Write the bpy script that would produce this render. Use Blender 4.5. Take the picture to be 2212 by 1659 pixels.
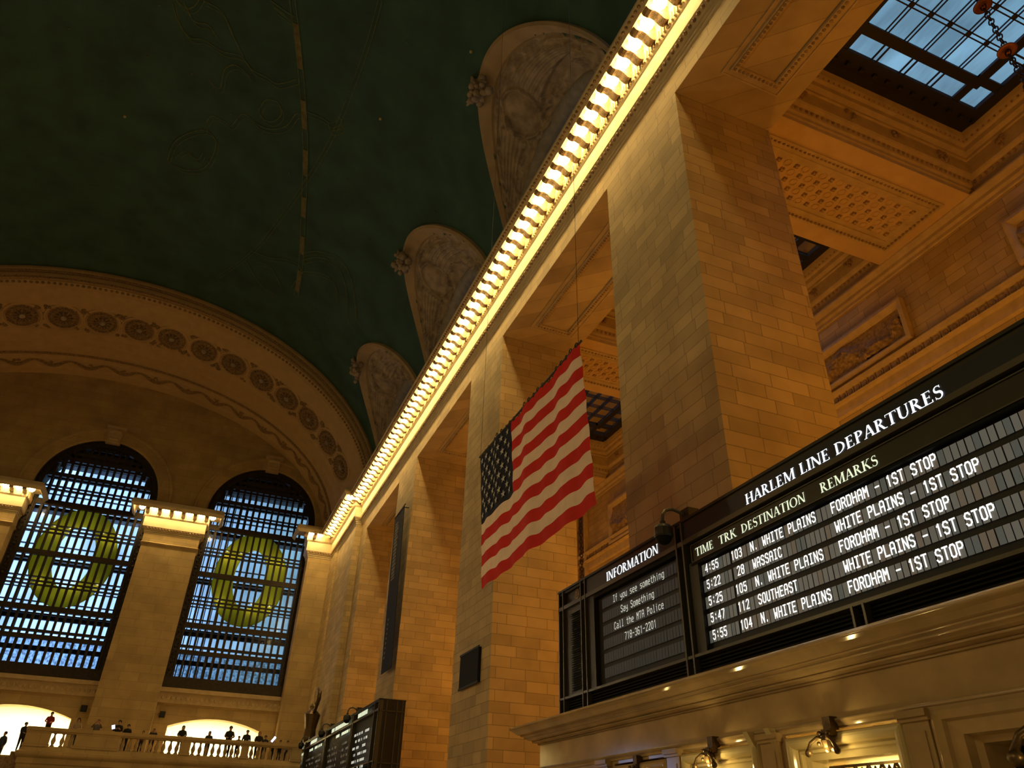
import bpy, bmesh, math, random
import numpy as np
from mathutils import Vector, Matrix

SC = bpy.context.scene
for _o in list(bpy.data.objects):
    bpy.data.objects.remove(_o, do_unlink=True)
COL = SC.collection
PI = math.pi
random.seed(7)

# ------------------------------------------------------------------ camera
# world: x to the right wall, y along the hall, z up; z = 0 is eye level, floor at -1.65
FLOOR = -1.65
cam_d = bpy.data.cameras.new('camera')
cam_d.sensor_width = 36.0
cam_d.lens = 1587.4 / 2212 * 36.0
cam_d.clip_end = 400
cam = bpy.data.objects.new('camera', cam_d)
COL.objects.link(cam)
R0 = (0.92221, -0.38625, 0.02442)
_a, _b, _c = -0.55820293, 0.38144552, 0.02877659
def _rx(t): return Matrix(((1,0,0),(0,math.cos(t),-math.sin(t)),(0,math.sin(t),math.cos(t))))
def _ry(t): return Matrix(((math.cos(t),0,math.sin(t)),(0,1,0),(-math.sin(t),0,math.cos(t))))
def _rz(t): return Matrix(((math.cos(t),-math.sin(t),0),(math.sin(t),math.cos(t),0),(0,0,1)))
_M = _rz(_c) @ _rx(_a) @ Matrix(((1,0,0),(0,0,-1),(0,1,0))) @ _rz(_b)
_rot = Matrix((_M[0], -_M[1], -_M[2])).transposed()
cam.matrix_world = _rot.to_4x4()
SC.camera = cam

# ------------------------------------------------------------------ world, lights, exposure
SC.view_settings.view_transform = 'Standard'
SC.view_settings.look = 'None'
SC.view_settings.gamma = 1.0
SC.view_settings.use_curve_mapping = False
SC.view_settings.exposure = 0.0

W = bpy.data.worlds.new('dusk_sky'); SC.world = W
W.use_nodes = True
nt = W.node_tree; nt.nodes.clear()
wo = nt.nodes.new('ShaderNodeOutputWorld'); bg = nt.nodes.new('ShaderNodeBackground')
tc = nt.nodes.new('ShaderNodeTexCoord'); sx = nt.nodes.new('ShaderNodeSeparateXYZ')
rp = nt.nodes.new('ShaderNodeValToRGB')
nt.links.new(tc.outputs['Generated'], sx.inputs[0])
mr = nt.nodes.new('ShaderNodeMapRange')
mr.inputs['From Min'].default_value = -0.30; mr.inputs['From Max'].default_value = 0.20
nt.links.new(sx.outputs['X'], mr.inputs['Value']); nt.links.new(mr.outputs[0], rp.inputs[0])
rp.color_ramp.elements[0].color = (0.46, 0.78, 1.45, 1); rp.color_ramp.elements[0].position = 0.2
rp.color_ramp.elements[1].color = (0.125, 0.245, 0.345, 1); rp.color_ramp.elements[1].position = 0.75
nz = nt.nodes.new('ShaderNodeTexNoise'); nz.inputs['Scale'].default_value = 9.0; nz.inputs['Detail'].default_value = 3
nt.links.new(tc.outputs['Generated'], nz.inputs['Vector'])
mm = nt.nodes.new('ShaderNodeMath'); mm.operation = 'MULTIPLY_ADD'; mm.inputs[1].default_value = 1.6; mm.inputs[2].default_value = 1.0
nt.links.new(nz.outputs[0], mm.inputs[0]); nt.links.new(mm.outputs[0], bg.inputs['Strength'])
nt.links.new(rp.outputs[0], bg.inputs['Color']); nt.links.new(bg.outputs[0], wo.inputs[0])

LAMP_COL = (1.0, 0.70, 0.22)
BULB_STRENGTH = 50.0
AMBER = (1.0, 0.40, 0.025)
CHANDELIER_W = 390.0
def area_light(name, loc, rot, sx_, sy_, energy, color):
    l = bpy.data.lights.new(name, 'AREA'); l.shape = 'RECTANGLE'; l.size = sx_; l.size_y = sy_
    l.energy = energy; l.color = color
    o = bpy.data.objects.new(name, l); o.location = loc; o.rotation_euler = rot; COL.objects.link(o); return o
def point_light(name, loc, energy, color, radius):
    l = bpy.data.lights.new(name, 'POINT'); l.energy = energy; l.color = color; l.shadow_soft_size = radius
    o = bpy.data.objects.new(name, l); o.location = loc; COL.objects.link(o); return o
# lamps of the cornice along the opposite wall and of this wall behind the camera (both out of view)
area_light('opposite_cornice_lamps', (-26.2, 20, 19.2), (0, math.radians(-40), 0), 0.4, 66, 900, LAMP_COL)
area_light('near_cornice_lamps', (7.7, -5.5, 19.2), (0, math.radians(15), 0), 0.3, 22, 300, LAMP_COL)
# unseen point lights added high over the concourse to brighten the ticket office
for _x, _y, _z, _e in ((-3.0, 16.0, 6.3, 340), (-3.0, 31.0, 6.3, 300), (-5.0, 4.0, 6.2, 340)):
    point_light('concourse_fill_light', (_x, _y, _z), _e, (1.0, 0.74, 0.34), 0.22)
# ------------------------------------------------------------------ layout numbers
WX = 8.5            # hall face of the piers on the right
PIERS = [(-2.04 + 12.11 * k, 1.68 + 12.11 * k) for k in range(0, 4)]   # y ranges
PIERS = [(10.07 - 12.11, 13.79 - 12.11), (10.07, 13.79), (22.32, 25.98), (34.30, 37.88)]
BACK = 11.6         # back of the piers
OUT = 20.1          # outer wall of the side passage
SOFF = 17.17        # underside of the entablature
BEAM = 18.15
SKY = 20.1
BAYS = [-6.2, 5.88, 18.06, 30.14, 42.0]
FARY = 57.2; PILY = 56.0
WINX = [-20.83, -9.2, 2.43]; WR = 4.03; WB = 8.2; WS = 20.8
VA, VB, VZ, VC = 19.2, 14.43, 19.5, -9.5       # vault ellipse
def vault_x(z):
    return VC + VA * math.sqrt(max(0.0, 1 - ((z - VZ) / VB) ** 2))
def vault_z(x):
    return VZ + VB * math.sqrt(max(0.0, 1 - ((x - VC) / VA) ** 2))

# ------------------------------------------------------------------ materials
def new_mat(name):
    m = bpy.data.materials.new(name); m.use_nodes = True
    nt = m.node_tree; b = nt.nodes['Principled BSDF']
    return m, nt, b
def plain(name, col, rough=0.6, metal=0.0, spec=0.5, vary=0.0, scale=8.0, bump=0.0, bscale=30.0):
    m, nt, b = new_mat(name)
    b.inputs['Base Color'].default_value = (*col, 1); b.inputs['Roughness'].default_value = rough
    b.inputs['Metallic'].default_value = metal; b.inputs['Specular IOR Level'].default_value = spec
    if vary > 0 or bump > 0:
        g = nt.nodes.new('ShaderNodeNewGeometry')
    if vary > 0:
        n = nt.nodes.new('ShaderNodeTexNoise'); n.inputs['Scale'].default_value = scale; n.inputs['Detail'].default_value = 5
        nt.links.new(g.outputs['Position'], n.inputs['Vector'])
        r = nt.nodes.new('ShaderNodeValToRGB')
        r.color_ramp.elements[0].position = 0.3; r.color_ramp.elements[1].position = 0.7
        r.color_ramp.elements[0].color = (*[c * (1 - vary) for c in col], 1)
        r.color_ramp.elements[1].color = (*[min(1, c * (1 + vary)) for c in col], 1)
        nt.links.new(n.outputs[0], r.inputs[0]); nt.links.new(r.outputs[0], b.inputs['Base Color'])
    if bump > 0:
        n2 = nt.nodes.new('ShaderNodeTexNoise'); n2.inputs['Scale'].default_value = bscale; n2.inputs['Detail'].default_value = 4
        nt.links.new(g.outputs['Position'], n2.inputs['Vector'])
        bp = nt.nodes.new('ShaderNodeBump'); bp.inputs['Strength'].default_value = bump; bp.inputs['Distance'].default_value = 0.05
        nt.links.new(n2.outputs[0], bp.inputs['Height']); nt.links.new(bp.outputs[0], b.inputs['Normal'])
    return m
def masonry(name, col, bw=1.15, rh=0.38, mortar=0.010, vary=0.22, mort=0.5, rough=0.75):
    m, nt, b = new_mat(name); N = nt.nodes; L = nt.links
    g = N.new('ShaderNodeNewGeometry'); s = N.new('ShaderNodeSeparateXYZ'); L.new(g.outputs['Position'], s.inputs[0])
    a = N.new('ShaderNodeMath'); a.operation = 'ADD'; L.new(s.outputs[0], a.inputs[0]); L.new(s.outputs[1], a.inputs[1])
    c = N.new('ShaderNodeCombineXYZ'); L.new(a.outputs[0], c.inputs[0]); L.new(s.outputs[2], c.inputs[1])
    br = N.new('ShaderNodeTexBrick'); L.new(c.outputs[0], br.inputs['Vector'])
    br.offset = 0.5; br.offset_frequency = 2; br.squash = 0.72; br.squash_frequency = 3
    br.inputs['Scale'].default_value = 1.0; br.inputs['Brick Width'].default_value = bw
    br.inputs['Row Height'].default_value = rh; br.inputs['Mortar Size'].default_value = mortar
    br.inputs['Mortar Smooth'].default_value = 0.3; br.inputs['Bias'].default_value = 0.0
    br.inputs['Color1'].default_value = (*[k * (1 - vary) for k in col], 1)
    br.inputs['Color2'].default_value = (*[min(1, k * (1 + vary * 0.6)) for k in col], 1)
    br.inputs['Mortar'].default_value = (*[k * mort for k in col], 1)
    n = N.new('ShaderNodeTexNoise'); n.inputs['Scale'].default_value = 0.9; n.inputs['Detail'].default_value = 7
    L.new(g.outputs['Position'], n.inputs['Vector'])
    mx = N.new('ShaderNodeMixRGB'); mx.blend_type = 'MULTIPLY'; mx.inputs[0].default_value = 0.55
    rp = N.new('ShaderNodeValToRGB'); rp.color_ramp.elements[0].position = 0.3; rp.color_ramp.elements[1].position = 0.68
    rp.color_ramp.elements[0].color = (0.62, 0.6, 0.58, 1); rp.color_ramp.elements[1].color = (1.1, 1.1, 1.1, 1)
    L.new(n.outputs[0], rp.inputs[0]); L.new(br.outputs['Color'], mx.inputs[1]); L.new(rp.outputs[0], mx.inputs[2])
    L.new(mx.outputs[0], b.inputs['Base Color']); b.inputs['Roughness'].default_value = rough
    bp = N.new('ShaderNodeBump'); bp.inputs['Strength'].default_value = 0.35; bp.inputs['Distance'].default_value = 0.02; bp.invert = True
    L.new(br.outputs['Fac'], bp.inputs['Height']); L.new(bp.outputs[0], b.inputs['Normal'])
    return m
def emit(name, col, strength, base=(0.02, 0.02, 0.02)):
    m, nt, b = new_mat(name)
    b.inputs['Base Color'].default_value = (*base, 1)
    b.inputs['Emission Color'].default_value = (*col, 1); b.inputs['Emission Strength'].default_value = strength
    b.inputs['Roughness'].default_value = 0.5
    return m
def glass(name, tint, rough=0.12, dirt=0.25, scale=1.2, stretch=(1, 1, 1)):
    m = bpy.data.materials.new(name); m.use_nodes = True
    nt = m.node_tree; N = nt.nodes; L = nt.links; N.clear()
    o = N.new('ShaderNodeOutputMaterial'); t = N.new('ShaderNodeBsdfTransparent'); gl = N.new('ShaderNodeBsdfGlossy')
    gl.inputs['Roughness'].default_value = rough; gl.inputs['Color'].default_value = (0.8, 0.8, 0.8, 1)
    fr = N.new('ShaderNodeFresnel'); fr.inputs[0].default_value = 1.35
    mx = N.new('ShaderNodeMixShader'); L.new(fr.outputs[0], mx.inputs[0]); L.new(t.outputs[0], mx.inputs[1]); L.new(gl.outputs[0], mx.inputs[2])
    L.new(mx.outputs[0], o.inputs[0])
    g = N.new('ShaderNodeNewGeometry'); mp = N.new('ShaderNodeMapping'); mp.inputs['Scale'].default_value = stretch
    L.new(g.outputs['Position'], mp.inputs[0])
    n = N.new('ShaderNodeTexNoise'); n.inputs['Scale'].default_value = scale; n.inputs['Detail'].default_value = 4; L.new(mp.outputs[0], n.inputs['Vector'])
    r = N.new('ShaderNodeValToRGB'); r.color_ramp.elements[0].position = 0.34; r.color_ramp.elements[1].position = 0.62
    r.color_ramp.elements[0].color = (*[k * (1 - dirt) for k in tint], 1); r.color_ramp.elements[1].color = (*tint, 1)
    L.new(n.outputs[0], r.inputs[0]); L.new(r.outputs[0], t.inputs['Color'])
    return m

STONE = (0.55, 0.405, 0.205)
M_STONE = masonry('limestone_blocks', STONE, bw=1.0, rh=0.33, vary=0.17)
M_FARSTONE = masonry('limestone_courses', (0.50, 0.36, 0.165), bw=1.6, rh=0.55, mortar=0.014, vary=0.10, mort=0.72)
M_TRIM = plain('carved_limestone', (0.52, 0.39, 0.22), 0.7, vary=0.12, scale=3, bump=0.15, bscale=14)
M_CORN = plain('cornice_limestone', (0.62, 0.51, 0.32), 0.65, vary=0.1, scale=2)
M_DARKTRIM = plain('dark_carving', (0.33, 0.22, 0.12), 0.8, vary=0.4, scale=9, bump=0.5, bscale=22)  # darker, mottled stone tone for carved ornament
M_PLASTER = plain('ochre_plaster', (0.60, 0.42, 0.22), 0.85, vary=0.07, scale=2)
M_RELIEF = plain('relief_stone', (0.42, 0.34, 0.27), 0.85, vary=0.32, scale=2.2, bump=0.35, bscale=12)
M_DARKRELIEF = plain('shaded_carving', (0.17, 0.10, 0.05), 0.85, vary=0.4, scale=7, bump=0.5, bscale=16)  # darker relief stone; the weak light on the narrow panel is in the colour
M_RIM = plain('lunette_rim_stone', (0.50, 0.38, 0.25), 0.8, vary=0.14, scale=1.5)
M_GREY = plain('grey_lead_roll', (0.33, 0.31, 0.29), 0.6, vary=0.2, scale=3)
M_TEAL = plain('ceiling_paint', (0.046, 0.112, 0.098), 0.9, vary=0.25, scale=0.6)
M_GOLD = plain('gold_paint', (0.17, 0.16, 0.07), 0.7, vary=0.3, scale=3)
M_GOLDDIM = plain('faded_gold_paint', (0.12, 0.16, 0.085), 0.8, vary=0.3, scale=4)
M_STAR = plain('gilded_star', (0.5, 0.45, 0.25), 0.5)
M_BRONZE = plain('dark_bronze', (0.040, 0.028, 0.018), 0.5, metal=0.4, vary=0.3, scale=6)
M_BRONZE2 = plain('lamp_bronze', (0.13, 0.085, 0.04), 0.38, metal=0.7, vary=0.3, scale=20)
M_BLACK = plain('black_panel', (0.008, 0.008, 0.008), 0.7, spec=0.15)
M_SKYFRAME = plain('skylight_iron', (0.012, 0.012, 0.016), 0.6)
M_BOARD = plain('olive_board_metal', (0.030, 0.028, 0.020), 0.42, metal=0.3, spec=0.5, vary=0.12, scale=3)
M_BOARDBAR = plain('olive_board_bars', (0.085, 0.078, 0.055), 0.38, metal=0.3)
M_BOARDIN = plain('black_board_recess', (0.006, 0.006, 0.006), 0.6)
M_NAVY = plain('navy_header_panel', (0.006, 0.010, 0.022), 0.5)
M_MARBLE = plain('polished_botticino_marble', (0.46, 0.33, 0.17), 0.11, spec=0.6, vary=0.2, scale=1.6)
M_CREAM = plain('cream_glazed_moulding', (0.62, 0.52, 0.28), 0.16, spec=0.6, vary=0.06, scale=3)
M_FLOOR = plain('floor_marble', (0.42, 0.35, 0.25), 0.25, vary=0.15, scale=1)
M_RED = plain('flag_red', (0.60, 0.010, 0.005), 0.85, vary=0.08, scale=5)
M_WHITE = plain('flag_white', (0.86, 0.66, 0.55), 0.85, vary=0.06, scale=5)
M_BLUE = plain('flag_navy', (0.006, 0.007, 0.030), 0.85)
M_STARW = plain('flag_star_white', (0.50, 0.50, 0.48), 0.85)
M_WIRE = plain('wire_steel', (0.05, 0.045, 0.04), 0.5, metal=0.5)
M_BULB = emit('lamp_bulb_glow', (1.0, 0.71, 0.27), BULB_STRENGTH)
M_SOCKET = plain('brass_socket', (0.45, 0.28, 0.1), 0.35, metal=0.8)
M_LETTER = emit('backlit_white_letters', (0.93, 0.97, 1.0), 1.5)
M_LETTER2 = emit('backlit_cream_letters', (0.93, 1.0, 0.68), 0.95)
M_FLAP = emit('flap_white_characters', (0.98, 0.96, 0.90), 1.35)
M_FLAP2 = emit('flap_dim_characters', (0.85, 0.84, 0.70), 0.72)
M_CELLS = [emit('flap_cell_grey', (0.60, 0.55, 0.43), 0.15), emit('flap_cell_warm', (0.66, 0.50, 0.34), 0.14), emit('flap_cell_cool', (0.50, 0.52, 0.44), 0.12)]
M_CELLD = emit('flap_cell_dark', (0.46, 0.50, 0.50), 0.022)
M_YELLOW = None
M_WGLASS = glass('window_glass', (0.95, 0.98, 1.0), 0.1, 0.42, 0.55, (1.3, 1, 0.5))
M_SGLASS = glass('skylight_glass', (0.95, 0.98, 1.0), 0.15, 0.45, 0.7, (1.6, 0.5, 1))
M_WARMROOM = plain('lit_cream_wall', (0.88, 0.80, 0.58), 0.8)
M_CHAIN = plain('chain_iron', (0.05, 0.035, 0.02), 0.5, metal=0.6)
M_AMBERDISC = plain('copper_canopy', (0.30, 0.11, 0.03), 0.4, metal=0.6)
M_AMBERBULB = emit('amber_bulbs', (1.0, 0.48, 0.10), 6.0)
M_SKIN = plain('skin', (0.42, 0.24, 0.15), 0.6)
M_PHONE = emit('phone_screen', (0.55, 0.55, 1.0), 6.0)
def translucent_yellow():
    m, nt, b = new_mat('yellow_ring_fabric')
    N = nt.nodes; L = nt.links
    b.inputs['Base Color'].default_value = (0.75, 0.68, 0.05, 1); b.inputs['Roughness'].default_value = 0.8
    t = N.new('ShaderNodeBsdfTranslucent'); t.inputs['Color'].default_value = (0.9, 0.78, 0.08, 1)
    mx = N.new('ShaderNodeMixShader'); mx.inputs[0].default_value = 0.5
    L.new(b.outputs[0], mx.inputs[1]); L.new(t.outputs[0], mx.inputs[2])
    L.new(mx.outputs[0], N['Material Output'].inputs[0])
    return m
M_YELLOW = translucent_yellow()

# ------------------------------------------------------------------ mesh helpers
class MB:
    def __init__(s): s.v = []; s.f = []; s.mi = []
    def add(s, vs, fs, mi=0):
        n = len(s.v); s.v += [tuple(p) for p in vs]
        for f in fs: s.f.append(tuple(n + i for i in f)); s.mi.append(mi)
        return s
    def box(s, x0, x1, y0, y1, z0, z1, mi=0):
        vs = [(x, y, z) for x in (x0, x1) for y in (y0, y1) for z in (z0, z1)]
        return s.add(vs, [(0,1,3,2),(4,6,7,5),(0,4,5,1),(2,3,7,6),(0,2,6,4),(1,5,7,3)], mi)
    def quad(s, a, b, c, d, mi=0): return s.add([a, b, c, d], [(0,1,2,3)], mi)
    def grid(s, P, mi=0, closed_u=False):
        # P[i][j] points
        n = len(P); m = len(P[0]); vs = [p for row in P for p in row]; fs = []
        for i in range(n if closed_u else n - 1):
            k = (i + 1) % n
            for j in range(m - 1):
                fs.append((i*m+j, k*m+j, k*m+j+1, i*m+j+1))
        return s.add(vs, fs, mi)
    def tube(s, pts, r, seg=8, mi=0, cap=True, closed=False):
        pts = [Vector(p) for p in pts]; n = len(pts); rs = r if isinstance(r, (list, tuple)) else [r] * n
        P = []; up = None
        for i, p in enumerate(pts):
            if closed: d = pts[(i+1) % n] - pts[i-1]
            else: d = pts[min(i+1, n-1)] - pts[max(i-1, 0)]
            d.normalize()
            if up is None:
                up = Vector((0,0,1)) if abs(d.z) < 0.9 else Vector((1,0,0))
            a = d.cross(up)
            if a.length < 1e-5: a = d.cross(Vector((0.3,1,0.2)))
            a.normalize(); b = a.cross(d); b.normalize(); up = b
            P.append([p + (a * math.cos(t) + b * math.sin(t)) * rs[i] for t in [2*PI*k/seg for k in range(seg)]])
        vs = [q for row in P for q in row]; fs = []
        for i in range(n if closed else n - 1):
            k = (i + 1) % n
            for j in range(seg): fs.append((i*seg+j, i*seg+(j+1)%seg, k*seg+(j+1)%seg, k*seg+j))
        if cap and not closed:
            fs.append(tuple(range(seg-1, -1, -1))); fs.append(tuple((n-1)*seg + j for j in range(seg)))
        return s.add(vs, fs, mi)
    def lathe(s, c, prof, seg=16, axis='z', mi=0):
        c = Vector(c); vs = []; fs = []; n = len(prof)
        for k in range(seg):
            t = 2*PI*k/seg
            for r, h in prof:
                u, w = r*math.cos(t), r*math.sin(t)
                q = {'z': (u, w, h), 'y': (u, h, w), 'x': (h, u, w)}[axis]
                vs.append(c + Vector(q))
        for k in range(seg):
            k2 = (k+1) % seg
            for j in range(n-1): fs.append((k*n+j, k2*n+j, k2*n+j+1, k*n+j+1))
        return s.add(vs, fs, mi)
    def ball(s, c, r, seg=12, rings=8, mi=0, sq=(1,1,1)):
        vs = [(c[0], c[1], c[2] + r*sq[2])]; fs = []
        for i in range(1, rings):
            a = PI*i/rings
            for k in range(seg):
                t = 2*PI*k/seg
                vs.append((c[0]+r*sq[0]*math.sin(a)*math.cos(t), c[1]+r*sq[1]*math.sin(a)*math.sin(t), c[2]+r*sq[2]*math.cos(a)))
        vs.append((c[0], c[1], c[2]-r*sq[2])); last = len(vs)-1
        for k in range(seg): fs.append((0, 1+k, 1+(k+1)%seg)); fs.append((last, last-seg+(k+1)%seg, last-seg+k))
        for i in range(rings-2):
            for k in range(seg):
                a = 1+i*seg+k; b = 1+i*seg+(k+1)%seg; fs.append((a, a+seg, b+seg, b))
        return s.add(vs, fs, mi)
    def sweep(s, path, prof, mi=0):
        # mitred sweep: path = wall-face points (x,y); prof = (distance to the left of travel, z)
        n = len(path); P = []
        for i in range(n):
            p = Vector(path[i])
            d0 = (Vector(path[i]) - Vector(path[i-1])).normalized() if i > 0 else None
            d1 = (Vector(path[i+1]) - Vector(path[i])).normalized() if i < n-1 else None
            if d0 is None: d0 = d1
            if d1 is None: d1 = d0
            n0 = Vector((-d0.y, d0.x)); n1 = Vector((-d1.y, d1.x))
            m = (n0 + n1); k = m / (1 + n0.dot(n1))
            P.append([(p.x + k.x*d, p.y + k.y*d, z) for d, z in prof])
        return s.grid(P, mi)

def setp(o, label=None, cat=None, group=None, kind=None):
    if label: o['label'] = label
    if cat: o['category'] = cat
    if group: o['group'] = group
    if kind: o['kind'] = kind
    return o
def obj(name, mb, mats, parent=None, smooth=False, **kw):
    me = bpy.data.meshes.new(name)
    me.from_pydata(mb.v, [], mb.f)
    if not isinstance(mats, (list, tuple)): mats = [mats]
    for m in mats: me.materials.append(m)
    if len(mats) > 1: me.polygons.foreach_set('material_index', mb.mi)
    if smooth: me.polygons.foreach_set('use_smooth', [True]*len(me.polygons))
    me.validate(); me.update()
    bm = bmesh.new(); bm.from_mesh(me); bmesh.ops.remove_doubles(bm, verts=bm.verts, dist=1e-5)
    if not kw.pop('flat', False): bmesh.ops.recalc_face_normals(bm, faces=bm.faces)
    bm.to_mesh(me); bm.free()
    o = bpy.data.objects.new(name, me); COL.objects.link(o)
    if parent is not None: attach(o, parent)
    setp(o, **kw)
    return o
def attach(o, parent):
    o.parent = parent
    top = parent; off = Vector(parent.location)
    while top.parent is not None:
        top = top.parent; off = off + Vector(top.location)
    o.matrix_parent_inverse = Matrix.Translation(-parent.location) if parent.parent is None else Matrix.Identity(4)
def thing(name, loc, label, cat, group=None, kind=None):
    o = bpy.data.objects.new(name, None); o.location = loc; o.empty_display_size = 0.2; COL.objects.link(o)
    return setp(o, label, cat, group, kind)
def dup(root, loc, label=None, group=None, rotz=None):
    def rec(o, par):
        c = o.copy(); COL.objects.link(c)
        if par is not None:
            mi = o.matrix_parent_inverse.copy(); c.parent = par; c.matrix_parent_inverse = mi
        for ch in [x for x in o.children]: rec(ch, c)
        return c
    kids = list(root.children)
    r = root.copy(); COL.objects.link(r); r.location = loc
    if rotz is not None: r.rotation_euler = (0, 0, rotz)
    if label: r['label'] = label
    if group: r['group'] = group
    for ch in kids: rec(ch, r)
    return r
def struct(name, mb, mat, **kw):
    kw.setdefault('kind', 'structure')
    return obj(name, mb, mat, **kw)
ORD = ['first','second','third','fourth','fifth','sixth','seventh','eighth','ninth','tenth','eleventh','twelfth','thirteenth','fourteenth','fifteenth','sixteenth','seventeenth','eighteenth','nineteenth']
TENS = {2:'twent',3:'thirt',4:'fort',5:'fift',6:'sixt',7:'sevent',8:'eight',9:'ninet'}
def ordinal(n):
    if n < 20: return ORD[n-1]
    t, u = divmod(n, 10)
    return TENS[t] + ('ieth' if u == 0 else 'y-' + ORD[u-1])
# value noise for carved relief
_rng = np.random.RandomState(3)
_tab = _rng.rand(64, 64)
def vnoise(x, y):
    xi = np.floor(x).astype(int); yi = np.floor(y).astype(int); fx = x - xi; fy = y - yi
    fx = fx*fx*(3-2*fx); fy = fy*fy*(3-2*fy)
    g = lambda a, b: _tab[a % 64, b % 64]
    return (g(xi,yi)*(1-fx)+g(xi+1,yi)*fx)*(1-fy) + (g(xi,yi+1)*(1-fx)+g(xi+1,yi+1)*fx)*fy
def ridged(x, y, o=4):
    h = 0; a = 1.0; f = 1.0
    for k in range(o):
        h = h + a * (1 - np.abs(2*vnoise(x*f+7.3*k, y*f+3.1*k) - 1)); a *= 0.55; f *= 2.1
    return h
# ================================================================== SETTING
def arched_wall(us, top, holes, place, bottom=FLOOR):
    """wall of vertical strips with arched holes; holes = (u0, u1, z_bottom, top_function)"""
    mb = MB()
    ev = set(us)
    for h in holes:
        for k in range(25): ev.add(h[0] + (h[1]-h[0]) * (0.5 - 0.5*math.cos(PI*k/24)))
    ev = sorted(ev)
    for a, b in zip(ev[:-1], ev[1:]):
        if b - a < 1e-6: continue
        m = (a + b) / 2
        segs = [(bottom, bottom)]
        act = sorted([h for h in holes if h[0] < m < h[1]], key=lambda h: h[2])
        lo = (bottom, bottom)
        for h in act:
            mb.quad(place(a, lo[0]), place(b, lo[1]), place(b, h[2]), place(a, h[2]))
            lo = (h[3](a), h[3](b))
        mb.quad(place(a, lo[0]), place(b, lo[1]), place(b, top(b)), place(a, top(a)))
    return mb
def reveal(outline, p0, p1):
    return MB().grid([[p0(u, z), p1(u, z)] for u, z in outline])

# ---- floor, shell behind the camera
struct('floor', MB().box(-28, 21, -26.5, 64, FLOOR-0.3, FLOOR), M_FLOOR)
struct('wall_left', MB().box(-28.3, -27.4, -26.5, 58, FLOOR, 20.2), M_STONE)
struct('wall_back', MB().box(-28.3, 21, -27.1, -26.3, FLOOR, 36), M_STONE)

# ---- painted vault with openings for the lunettes
LUN = [5.95, 18.25, 30.4, 42.3]
LH, LZ, LV = 5.15, 22.0, 6.25
mb = MB(); NT = 150; ys = np.arange(-26.5, 49.9, 0.35)
P = []
for y in ys:
    row = []
    for k in range(NT+1):
        t = PI * k / NT
        row.append((VC + VA*math.cos(t), y, VZ + VB*math.sin(t)))
    P.append(row)
vs = [p for r in P for p in r]; fs = []
def in_lun(p):
    if p[0] < 3: return False
    for c in LUN:
        dy = (p[1]-c)/LH
        z = (p[2]-LZ)/LV
        if z < 0:
            if abs(dy) < 0.95: return True
        elif dy*dy + z*z < 0.90: return True
    return False
for i in range(len(ys)-1):
    for k in range(NT):
        q = [(P[i][k][j]+P[i+1][k+1][j])/2 for j in range(3)]
        if not in_lun(q): fs.append((i*(NT+1)+k, (i+1)*(NT+1)+k, (i+1)*(NT+1)+k+1, i*(NT+1)+k+1))
ceiling = struct('ceiling', MB().add(vs, fs), M_TEAL, smooth=True)
# painted gold lines on the vault, laid just under the surface
def ribbon(pts, w, y_first=True):
    # pts: (x,y) on the vault; smooth and drape
    q = [Vector(p) for p in pts]; out = []
    n = len(q)
    for i in range(n-1):
        p0, p1, p2, p3 = q[max(i-1,0)], q[i], q[i+1], q[min(i+2,n-1)]
        for k in range(6):
            t = k/6
            out.append(0.5*((2*p1)+(p2-p0)*t+(2*p0-5*p1+4*p2-p3)*t*t+(3*p1-p0-3*p2+p3)*t**3))
    out.append(q[-1]); A = []
    for i, p in enumerate(out):
        d = (out[min(i+1, len(out)-1)] - out[max(i-1, 0)]).normalized(); nn = Vector((-d.y, d.x))
        row = []
        for s in (-w/2, w/2):
            r = p + nn*s
            row.append((r.x, r.y, vault_z(r.x) - 0.05))
        A.append(row)
    return MB().grid(A)
def painted(name, pts, w, m): return obj(name, ribbon(pts, w), m, ceiling)
band = [(-3.0,20.4),(-2.61,22.25),(-2.23,23.5),(-1.74,25.3),(-1.23,27.3),(-0.56,30.4),(0.04,34.5),(0.64,38.9),(0.93,42.7)]
def off(pts, d): return [(x+d, y) for x, y in pts]
painted('painted_band_edge', off(band, -0.14), 0.05, M_GOLDDIM); painted('painted_band_edge', off(band, 0.14), 0.05, M_GOLDDIM)
for a, b in ((23.3,25.5),(27.2,28.9),(30.2,32.0),(33.6,35.2),(36.8,38.4),(40.0,42.2)):
    q = []
    for k in range(4):
        y = a + (b-a)*k/3
        for (x0,y0),(x1,y1) in zip(band[:-1], band[1:]):
            if y0 <= y <= y1: q.append((x0+(x1-x0)*(y-y0)/(y1-y0), y)); break
    painted('painted_band_block', q, 0.26, M_GOLD)
line = [(1.1,19.7),(1.07,22.4),(0.79,26.5),(0.38,29.6),(-0.36,33.2),(-1.26,36.9),(-2.46,41.0),(-4.48,45.4)]
painted('painted_line', off(line, -0.09), 0.035, M_GOLDDIM); painted('painted_line', off(line, 0.09), 0.035, M_GOLDDIM)
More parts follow.
